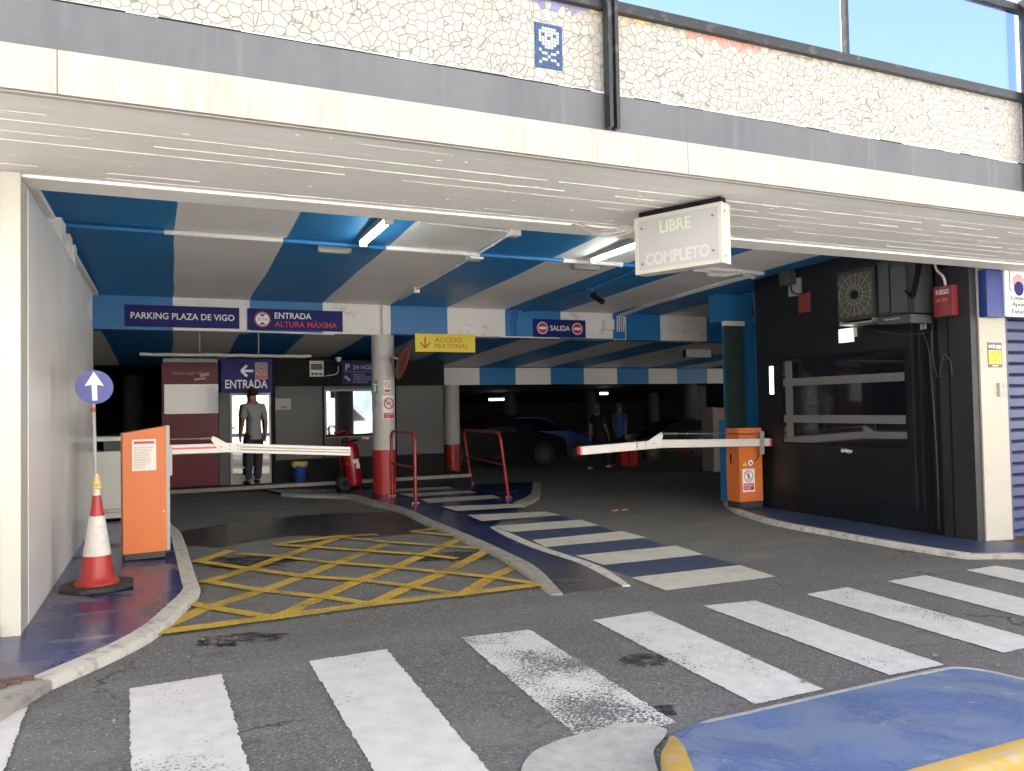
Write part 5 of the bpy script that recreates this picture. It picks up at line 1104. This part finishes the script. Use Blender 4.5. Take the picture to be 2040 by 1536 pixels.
# red plate, cam box, grey box
t_ = T('flood_detector', 'grey sensor box with a loose cable high on the black wall', 'sensor', PX(1585, 570, XW)); 
a, c = PX(1562, 543, XW-.05), PX(1584, 566, XW-.05); b = B(); box(b, XW-.15, XW-.03, c.y, a.y, c.z, a.z); bev(b, .01); P(t_, 'head', b, 'kiosk_grey')
a, c = PX(1573, 558, XW), PX(1598, 587, XW); b = B(); box(b, XW-.03, XW-.001, c.y, a.y, c.z, a.z); P(t_, 'back_box', b, 'grey_metal'); b = B(); tube(b, bend([PX(1574, 565, XW-.06), PX(1578, 584, XW-.06), PX(1595, 586, XW-.04), PX(1606, 582, XW-.03)], .05), .01, 8); P(t_, 'cable', b, 'black', True)
a, c = PX(1592, 585, XW), PX(1616, 620, XW); b = B(); box(b, XW-.02, XW-.001, c.y, a.y, c.z, a.z); one('red_plate', 'dull red plate on the black wall beside the sensor box', 'plate', b, 'mirror_back', (XW, (a.y+c.y)/2, c.z))
# loose wires
b = B()
for pts in ([(1855, 660), (1858, 720), (1870, 760), (1880, 700), (1895, 720), (1897, 745)], [(1840, 665), (1852, 700), (1866, 900), (1870, 1000)], [(1700, 650), (1760, 660), (1800, 668), (1850, 662)]): tube(b, bend([PX(x, y, XW-.06) for x, y in pts], .2, 6), .005, 6)
P(SH, 'loose_wire', b, 'ac_grey', True)
# right white pier and things on it
YR = 6.0; xa, xb = 8.60, 9.05
b = B(); box(b, xa-.012, xb, YR, YR+.25, -.31, 2.95); bev(b, .012); P(BLD, 'right_pier', b, 'cream', label='cream rendered pier right of the black shop front')
b = B()
for k in range(6): tube(b, bend([(xa+.0+k*.07, YR-.01, 2.94-random.random()*.03), (xa+.05+k*.06, YR-.04, 2.86+random.random()*.05), (xa+.14+k*.05, YR-.02, 2.93)], .04), .007, 6)
tube(b, [(xb-.06, YR-.02, 2.95), (xb-.06, YR-.02, 2.5)], .012, 8)
P(BLD, 'loose_cable', b, 'galv', True)
F, W, H = fy(1964, 537, 2000, 632, YR-.10); b = B(); rect(b, F, 0, 0, W, H, -.10, 0); bev(b, .02, 3); one('blue_box', 'bright blue upright box on the cream pier', 'box', b, 'box_blue', F.p(W/2, 0), True)
t_, F, W, H, _ = sign('alarm_notice', 'yellow and black alarm notice on the cream pier', 1967, 682, 1997, 732, YR-.004, 'text_grey', .003, 'notice')
b = B(); rect(b, F, W*.06, H*.13, W*.94, H*.68, .001, .002); P(t_, 'yellow_field', b, 'sticker_yellow'); b = B(); textmesh(b, F, 'CONECTADA', W*.1, H*.54, W*.9, H*.62, .002, .003, .01); textmesh(b, F, 'CON VIDEOVIGILANCIA', W*.12, H*.47, W*.88, H*.51, .002, .003, 0)
for k in (.25, .5, .75): ring(b, F, W*k, H*.27, W*.07, W*.04, .002, .003, 12)
P(t_, 'lettering', b, 'text_brown'); b = B(); textmesh(b, F, 'M', W*.08, H*.78, W*.28, H*.90, .001, .002, .04); 
for k in range(3): rect(b, F, W*.58, H*(.76+.05*k), W*.94, H*(.785+.05*k), .001, .002)
ring(b, F, W*.43, H*.84, W*.09, W*.05, .001, .002, 14); rect(b, F, W*.3, H*.05, W*.7, H*.08, .001, .002); P(t_, 'white_print', b, 'signwhite')
F, W, H = fy(1991, 763, 2007, 789, YR-.03); b = B(); rect(b, F, 0, 0, W, H, -.03, 0); bev(b, .008); t_ = one('intercom', 'small grey intercom on the right edge of the cream pier', 'intercom', b, 'notice', F.p(W/2, 0)); b = B(); disc(b, F, W*.5, H*.75, .008, .001, .003, 10); o = P(t_, 'button', b, 'text_grey')
# shutter and lottery sign
t_ = T('roller_shutter', 'dusty blue roller shutter right of the cream pier', 'shutter', (9.9, YR+.2, gz(9.9, 0)))
b = B(); zz = -.36
while zz < 2.9:
    b0 = [(YR+.20, zz), (YR+.165, zz+.02), (YR+.165, zz+.11), (YR+.20, zz+.13)]
    for (ya, za), (yb, zb_) in zip(b0, b0[1:]): vs = [b.verts.new(p) for p in ((9.12, ya, za), (11.6, ya, za), (11.6, yb, zb_), (9.12, yb, zb_))]; b.faces.new(vs)
    zz += .135
P(t_, 'slats', b, 'shutter', fix=False)
b = B(); box(b, 9.055, 9.13, YR+.03, YR+.25, -.36, 2.9); P(t_, 'guide_rail', b, 'shutter')
a = PY(2000, 520, YR-.12); F = Fr((a.x, YR-.12, 2.33), (1, 0, 0), (0, 0, 1)); W, H = .95, .62
t_ = T('lottery_sign', 'white lottery shop sign with a dark blue ball at the right edge', 'sign', F.p(W/2, 0)); b = B(); rect(b, F, 0, 0, W, H, -.06, 0); bev(b, .006); P(t_, 'panel', b, 'signwhite'); b = B(); rect(b, F, -.008, -.008, W+.008, H+.008, -.07, -.061); P(t_, 'edge', b, 'black')
b = B(); rect(b, F, .08, .30, .094, .56, .001, .003); rect(b, F, .095, .546, .45, .56, .001, .003); rect(b, F, .095, .30, .12, .314, .001, .003); P(t_, 'bracket_mark', b, 'text_grey')
b = B(); disc(b, F, .245, .33, .085, .003, .005, 32); P(t_, 'ball_mark', b, 'signblue'); b = B()
for k in range(12): rect(b, F, .14+k*.018, .36, .146+k*.018, .45+.05*math.sin(k/11*math.pi), .001, .0025)
P(t_, 'rays', b, 'text_red')
b = B(); textmesh(b, F, 'Loterías y', .10, .18, .52, .245, .001, .004, .02); textmesh(b, F, 'Apuestas del', .11, .105, .65, .17, .001, .004, .02); textmesh(b, F, 'Estado', .105, .035, .42, .09, .001, .004, .02); P(t_, 'lettering', b, 'text_grey')
# ------------------------------------------------------------------ machine deep right
q = G(1436, 940); t_ = T('payment_machine', 'faded orange and grey machine beyond the blue column', 'machine', q); x0, x1 = PY(1422, 900, q.y).x, PY(1452, 900, q.y).x
b = B(); box(b, x0, x0+.14, q.y, q.y+.5, q.z, q.z+1.78); bev(b, .015); P(t_, 'grey_side', b, 'notice'); b = B(); box(b, x0+.142, x1+.3, q.y+.02, q.y+.5, q.z, q.z+1.76); bev(b, .01); o = P(t_, 'front', b, 'orange_faded'); b = B(); box(b, x0+.2, x0+.25, q.y+.01, q.y+.019, q.z+.9, q.z+1.05); P(o, 'slot', b, 'black')
# ------------------------------------------------------------------ people
def skin(verts, edges, radii, sub=2):
    me = bpy.data.meshes.new('sk'); me.from_pydata([Vector(v) for v in verts], edges, []); o = bpy.data.objects.new('sk', me); COL.objects.link(o)
    md = o.modifiers.new('s', 'SKIN'); md.use_smooth_shade = True
    if not me.skin_vertices: bpy.context.view_layer.update()
    for i, r in enumerate(radii):
        sv = me.skin_vertices[0].data[i]; sv.radius = (r, r) if not isinstance(r, tuple) else r; sv.use_root = (i == 0)
    s = o.modifiers.new('d', 'SUBSURF'); s.levels = sub; s.render_levels = sub
    dg = bpy.context.evaluated_depsgraph_get(); dg.update(); m = bpy.data.meshes.new_from_object(o.evaluated_get(dg)); bpy.data.objects.remove(o)
    b = B(); b.from_mesh(m); bpy.data.meshes.remove(m); return b
def person(label, loc, h, face, cloth, stride=0., longhair=False, hair='hair_black', shoe='black', arms=(0, 0), sleeve=True, sway=.03):
    """face = heading (0 looks along +Y). local x right, y forward"""
    t_ = T('person', label, 'person', loc); s = h/1.76; ca, sa = math.cos(face), math.sin(face)
    def W(p):
        x, y, z = (c_*s for c_ in p); x += sway*math.sin((z/s-.1)*1.9)*(1 if z/s < 1.5 else .6); return (loc[0]+x*ca+y*sa, loc[1]-x*sa+y*ca, loc[2]+z)
    V, E, R_ = [], [], []
    def add(p, r, par=None):
        V.append(W(p)); R_.append(tuple(c_*s for c_ in r) if isinstance(r, tuple) else r*s)
        if par is not None: E.append((par, len(V)-1))
        return len(V)-1
    pel = add((0, 0, .95), (.11, .09)); wa = add((0, .0, 1.08), (.115, .09), pel); ch = add((0, .0, 1.28), (.15, .105), wa); nk0 = add((0, -.01, 1.43), (.085, .075), ch); nk = add((0, .0, 1.51), .052, nk0)
    h1 = add((0, .015, 1.58), (.066, .078), nk); h2 = add((0, .012, 1.66), (.076, .092), h1); h3 = add((0, 0, 1.735), (.05, .06), h2)
    hy = add((0, .09, 1.62), .018, h1)
    sh = {}
    for sd_, ar in ((-1, arms[0]), (1, arms[1])):
        a0 = add((sd_*.16, -.01, 1.41), .056, nk0); el = add((sd_*.205, -.03+ar*.12, 1.13), .039, a0); wr = add((sd_*.208, .03+ar*.32, .90), .026, el); pm = add((sd_*.208, .04+ar*.35, .86), (.022, .036), wr); sh[sd_] = (a0, el)
        for k in range(4): f_ = add((sd_*.208, .012+ar*.36+k*.018, .80), .0085, pm); add((sd_*.200, .014+ar*.37+k*.018, .765-.006*(k in (1, 2))), .0075, f_)
        th = add((sd_*.195, .075+ar*.36, .835), .010, pm); add((sd_*.19, .085+ar*.36, .80), .008, th)
    fe = {}
    for sd_ in (-1, 1):
        st_ = stride*sd_; hp = add((sd_*.08, 0, .88), .075, pel); kn_ = add((sd_*.095, st_*.18+.015, .50), .060, hp); ak = add((sd_*.10, st_*.42-.02, .10), .040, kn_); add((sd_*.105, st_*.42+.03, .05), .038, ak); add((sd_*.115, st_*.42+.16, .035), .032, len(V)-1); fe[sd_] = (st_,)
    P(t_, 'body', skin(V, E, R_, 1), 'skin', True)
    V, E, R_ = [], [], []
    p000 = add((0, 0, .80), (.195, .15)); p00 = add((0, 0, .86), (.188, .145), p000); p0 = add((0, 0, .95), (.178, .13), p00); p1 = add((0, 0, 1.08), (.168, .122), p0); p2 = add((0, 0, 1.28), (.178, .122), p1); p3 = add((0, -.01, 1.42), (.105, .09), p2); add((0, -.01, 1.49), (.062, .066), p3)
    for sd_, ar in ((-1, arms[0]), (1, arms[1])): a0 = add((sd_*.155, -.01, 1.41), .074, p3); add((sd_*.195, -.02+ar*.07, 1.19), .064, a0)
    P(t_, 'shirt', skin(V, E, R_, 2), cloth[0], True)
    V, E, R_ = [], [], []
    p0 = add((0, 0, .97), (.145, .11)); 
    for sd_ in (-1, 1): st_ = stride*sd_; a0 = add((sd_*.082, 0, .84), .094, p0); a1 = add((sd_*.096, st_*.18+.012, .50), .080, a0); add((sd_*.10, st_*.42-.015, .08), .060, a1)
    P(t_, 'trousers', skin(V, E, R_, 2), cloth[1], True)
    for sd_ in (-1, 1):
        V, E, R_ = [], [], []; st_ = stride*sd_; a0 = add((sd_*.10, st_*.42-.04, .05), (.048, .045)); a1 = add((sd_*.105, st_*.42+.06, .045), (.05, .04), a0); add((sd_*.115, st_*.42+.17, .035), (.042, .03), a1); P(t_, 'shoe', skin(V, E, R_, 2), shoe, True)
    V, E, R_ = [], [], []; a0 = add((0, -.035, 1.60), (.086, .066)); a1 = add((0, -.022, 1.68), (.102, .098), a0); a2 = add((0, -.005, 1.755), (.076, .08), a1)
    if longhair: a3 = add((0, -.06, 1.50), (.085, .05), a0)
    hb = skin(V, E, R_, 3); rr_ = random.Random(3)
    for v in hb.verts: v.co += Vector((rr_.gauss(0, .007), rr_.gauss(0, .007), rr_.gauss(0, .007)))
    P(t_, 'hair', hb, hair, True); return t_, W
q = PZ(499, 966, .057)
person('person in grey polo shirt seen from behind, standing at the kiosk door', (q.x+.05, q.y+.03, .057), 1.78, rad(-12), ('shirt_grey', 'jeans'), stride=.12, arms=(.25, -.05))
q = G(1236, 931); t_, W = person('person in blue shirt walking with red bags deep in the car park', q, 1.90, rad(60), ('shirt_blue', 'dark_cloth'), .55, hair='hair_grey', arms=(.3, -.4), shoe='text_grey')
q2 = G(1192, 934); person('person in dark clothes with long grey hair walking beside the blue shirt', q2, 1.84, rad(60), ('dark_cloth', 'dark_cloth'), .75, True, 'hair_grey', 'shoe_white', (-.4, .5))
for i, (x0, x1) in enumerate(((1238, 1252), (1254, 1271))):
    a, c = PY(x0, 895, q.y-.25), PY(x1, 927, q.y-.25); t_ = T('shopping_bag', ['red shopping bag nearer the blue shirt', 'red shopping bag hanging at the right'][i], 'bag', ((a.x+c.x)/2, q.y-.2, c.z), 'red shopping bags'); b = B(); box(b, a.x, c.x, q.y-.25, q.y-.13, c.z-.02, a.z); bev(b, .02); P(t_, 'sack', b, 'bag_red'); b = B(); tube(b, bend([(a.x+.03, q.y-.19, a.z), ((a.x+c.x)/2, q.y-.19, a.z+.15), (c.x-.03, q.y-.19, a.z)], .05), .007, 6); P(t_, 'handle', b, 'bag_red')
# ------------------------------------------------------------------ cars
def car(label, loc, head, paintm, van=False, hgt=1.45, group='cars parked in the dark deck'):
    t_ = T('parked_van' if van else 'parked_car', label, 'van' if van else 'car', loc, group); ca, sa = math.cos(head), math.sin(head)
    def Wp(x, y, z): return (loc[0]+x*ca-y*sa, loc[1]+x*sa+y*ca, loc[2]+z)
    if van: prof = [(-2.6, .35), (-2.6, 1.0), (-2.58, 1.9), (-2.4, 2.0), (.6, 2.0), (.95, 1.93), (1.75, 1.18), (2.45, .98), (2.62, .8), (2.65, .35)]; Lw, bw = (-1.75, 1.75), .95
    else: prof = [(-2.05, .30), (-2.1, .75), (-1.98, .95), (-1.75, 1.08), (-1.35, 1.38), (-.7, hgt), (.1, hgt), (.55, 1.33), (1.15, .98), (1.75, .86), (2.02, .68), (2.08, .30)]; Lw, bw = (-1.3, 1.3), .88
    b = B(); rows = []
    for f in (-1, -.94, -.8, 0, .8, .94, 1):
        r = []
        for x, z in prof:
            k = max(0, (z-.95)/(1.1)) if not van else max(0, (z-1.1)/2.5); yy = f*bw*(1-.28*k); dz = -.0 if abs(f) < .9 else -.03*(abs(f) > .99)-.02; zz = z+(dz if z > .5 else 0); xx = x*(1-.03*(abs(f) > .9))
            r.append(b.verts.new(Wp(xx, yy, zz)))
        rows.append(r)
    for a_, c_ in zip(rows, rows[1:]):
        for i in range(len(prof)-1): b.faces.new((a_[i], a_[i+1], c_[i+1], c_[i]))
    for r in (rows[0], rows[-1]): b.faces.new(r)
    for a_, c_ in zip(rows, rows[1:]): b.faces.new((a_[0], c_[0], c_[-1], a_[-1]))
    bd = P(t_, 'body', b, paintm, True)
    for sd_ in (-1, 1):
        pts = [(-1.62, 1.02), (-1.25, 1.32), (-.65, hgt-.07), (.08, hgt-.07), (.5, 1.27), (1.0, 1.0)] if not van else [(.75, 1.15), (.75, 1.75), (1.0, 1.75), (1.55, 1.2), (1.55, 1.15)]
        b = B(); o_ = []
        for d in (-.01, .012): o_.append([b.verts.new(Wp(x, sd_*(bw*(1-.28*(max(0, (z-.95)/1.1) if not van else max(0, (z-1.1)/2.5)))-.012+d), z)) for x, z in pts])
        b.faces.new(o_[0]); b.faces.new(o_[1]); n = len(pts)
        for i in range(n): b.faces.new((o_[0][i], o_[0][(i+1) % n], o_[1][(i+1) % n], o_[1][i]))
        P(t_, 'side_window', b, 'shop_glass')
    a_, c_ = ((.60, 1.30), (1.10, 1.02)) if not van else ((.99, 1.88), (1.70, 1.22)); b = B(); k = .74
    vs = [b.verts.new(Wp(*p)) for p in ((a_[0]+.02, -bw*k*.92, a_[1]+.02), (a_[0]+.02, bw*k*.92, a_[1]+.02), (c_[0]+.02, bw*k*1.08, c_[1]+.02), (c_[0]+.02, -bw*k*1.08, c_[1]+.02))]; vs2 = [b.verts.new(v.co+Vector((0, 0, .012))) for v in vs]
    b.faces.new(vs); b.faces.new(vs2)
    for i in range(4): b.faces.new((vs[i], vs[(i+1) % 4], vs2[(i+1) % 4], vs2[i]))
    P(t_, 'windscreen', b, 'black')
    fx, fz = (1.98, .70) if not van else (2.56, .82)
    for sd_ in (-1, 1):
        b = B(); c0 = Wp(fx-.08, sd_*bw*.76, fz); tube(b, [Wp(fx-.35, sd_*bw*.88, fz+.08), Wp(fx-.1, sd_*bw*.8, fz+.03), Wp(fx+.03, sd_*bw*.62, fz-.02)], .07, 10, [.03, .08, .04]); P(t_, 'headlight', b, 'metal_bright', True)
        for wx in Lw:
            b = B(); tube(b, [Wp(wx, sd_*(bw-.19), .32), Wp(wx, sd_*(bw+.015), .32)], .32, 24); wo = P(t_, 'wheel', b, 'tyre', True); b = B(); tube(b, [Wp(wx, sd_*(bw+.016), .32), Wp(wx, sd_*(bw+.022), .32)], .2, 5); tube(b, [Wp(wx, sd_*(bw+.022), .32), Wp(wx, sd_*(bw+.028), .32)], .07, 12); P(wo, 'rim', b, 'ac_grey')
    b = B(); r_ = [Wp(fx+.10, -.5, .42), Wp(fx+.10, .5, .42), Wp(fx+.10, .5, .52), Wp(fx+.10, -.5, .52)]; vs = [b.verts.new(p) for p in r_]; vs2 = [b.verts.new(Wp(fx-.2, y_, z_)) for y_, z_ in ((-.5, .42), (.5, .42), (.5, .52), (-.5, .52))]; b.faces.new(vs); b.faces.new(vs2)
    for i in range(4): b.faces.new((vs[i], vs[(i+1) % 4], vs2[(i+1) % 4], vs2[i]))
    P(t_, 'grille', b, 'black'); return t_
def at(px, py, Y): q = PY(px, py, Y); return (q.x, Y, gz(q.x, 0))
car('black parked car behind the leaning red rail', at(985, 900, 21.5), rad(-10), 'car_black', hgt=1.6)
car('dark blue parked car with its front showing beside the walking people', at(1065, 900, 23.2), rad(-20), 'car_blue', hgt=1.5)
car('dark grey parked car behind the exit barrier arm', at(1345, 880, 24), rad(170), 'car_grey', hgt=1.45)
car('black parked car farthest back, left of the far round column', at(905, 880, 30), rad(60), 'car_black')
# the street opposite, seen only as reflections; kept pale and near to bounce sunlight
b = B(); prism(b, [(-40, -.3), (50, -.3), (50, -15), (-40, -15)], lambda x, y: gz(x, y, -.1), lambda x, y: gz(x, y, .012)); struct('pavement', b, 'facade_cream')  # broad pale paving added behind the camera to bounce sunlight under the soffit
car('white delivery van parked across the street, mirrored in the kiosk window', (6.3, -3.9, gz(6.3, 0)), 0, 'van_white', van=True, group='vehicles in the street')
OP = T('apartment_building', 'cream apartment block across the street, mirrored in the kiosk door', 'building', (0, -19, 0))
b = B(); box(b, -40, 50, -30, -15, -3, 15); P(OP, 'wall', b, 'facade_cream')
for fl in range(4):
    for k in range(22):
        x = -38+k*4; z = 1.2+fl*3.1; b = B(); box(b, x, x+1.3, -15, -14.96, z, z+1.6); wo = P(OP, 'window', b, 'street_pane')
# ------------------------------------------------------------------ small litter
q = G(1240, 1018); t_ = T('litter', 'torn red and white wrapper lying on the exit lane', 'litter', q); rnd = random.Random(5)
for k, (mt, ox) in enumerate((('signred', -.07), ('signwhite', .02), ('signred', .09), ('signwhite', -.13))):
    b = B(); pts = [b.verts.new((q.x+ox+.075*math.cos(a_)*rnd.uniform(.6, 1.2), q.y+.11*math.sin(a_)*rnd.uniform(.6, 1.2), q.z+.008+rnd.uniform(0, .025))) for a_ in (0, 1, 2, 3, 4, 5)]; f = b.faces.new(pts); bmesh.ops.triangulate(b, faces=[f]); P(t_, 'scrap', b, mt, fix=False)
for i, (x, y, lb) in enumerate(((1602, 1358, 'dry leaf lying on the end of a white crossing bar'), (1864, 1308, 'dry leaf on the asphalt above the blue ramp'), (1990, 1327, 'dry leaf at the far edge of the blue ramp'))):
    q = G(x, y, .012); b = B(); r = .022; vs = [b.verts.new(p) for p in ((q.x-r, q.y, q.z), (q.x-.3*r, q.y-r*.8, q.z+.006), (q.x+r, q.y-.2*r, q.z+.002), (q.x+.2*r, q.y+r, q.z+.015), (q.x, q.y, q.z+.004))]
    for k in range(4): b.faces.new((vs[k], vs[(k+1) % 4], vs[4]))
    one('leaf', lb, 'leaf', b, 'leaf', q, group='fallen leaves')
b = B(); rnd = random.Random(11)
for k in range(260):
    X, Y = rnd.uniform(-.5, 8), rnd.uniform(2.2, 12); r = rnd.uniform(.003, .009); z = gz(X, Y); vs = [b.verts.new((X+r*math.cos(a_)*rnd.uniform(.6, 1.2), Y+r*math.sin(a_)*rnd.uniform(.6, 1.2), z)) for a_ in (0, 1.5, 3.1, 4.6)]; tp = b.verts.new((X, Y, z+r*.9))
    for i in range(4): b.faces.new((vs[i], vs[(i+1) % 4], tp))
struct('grit', b, 'concrete', kind='stuff')
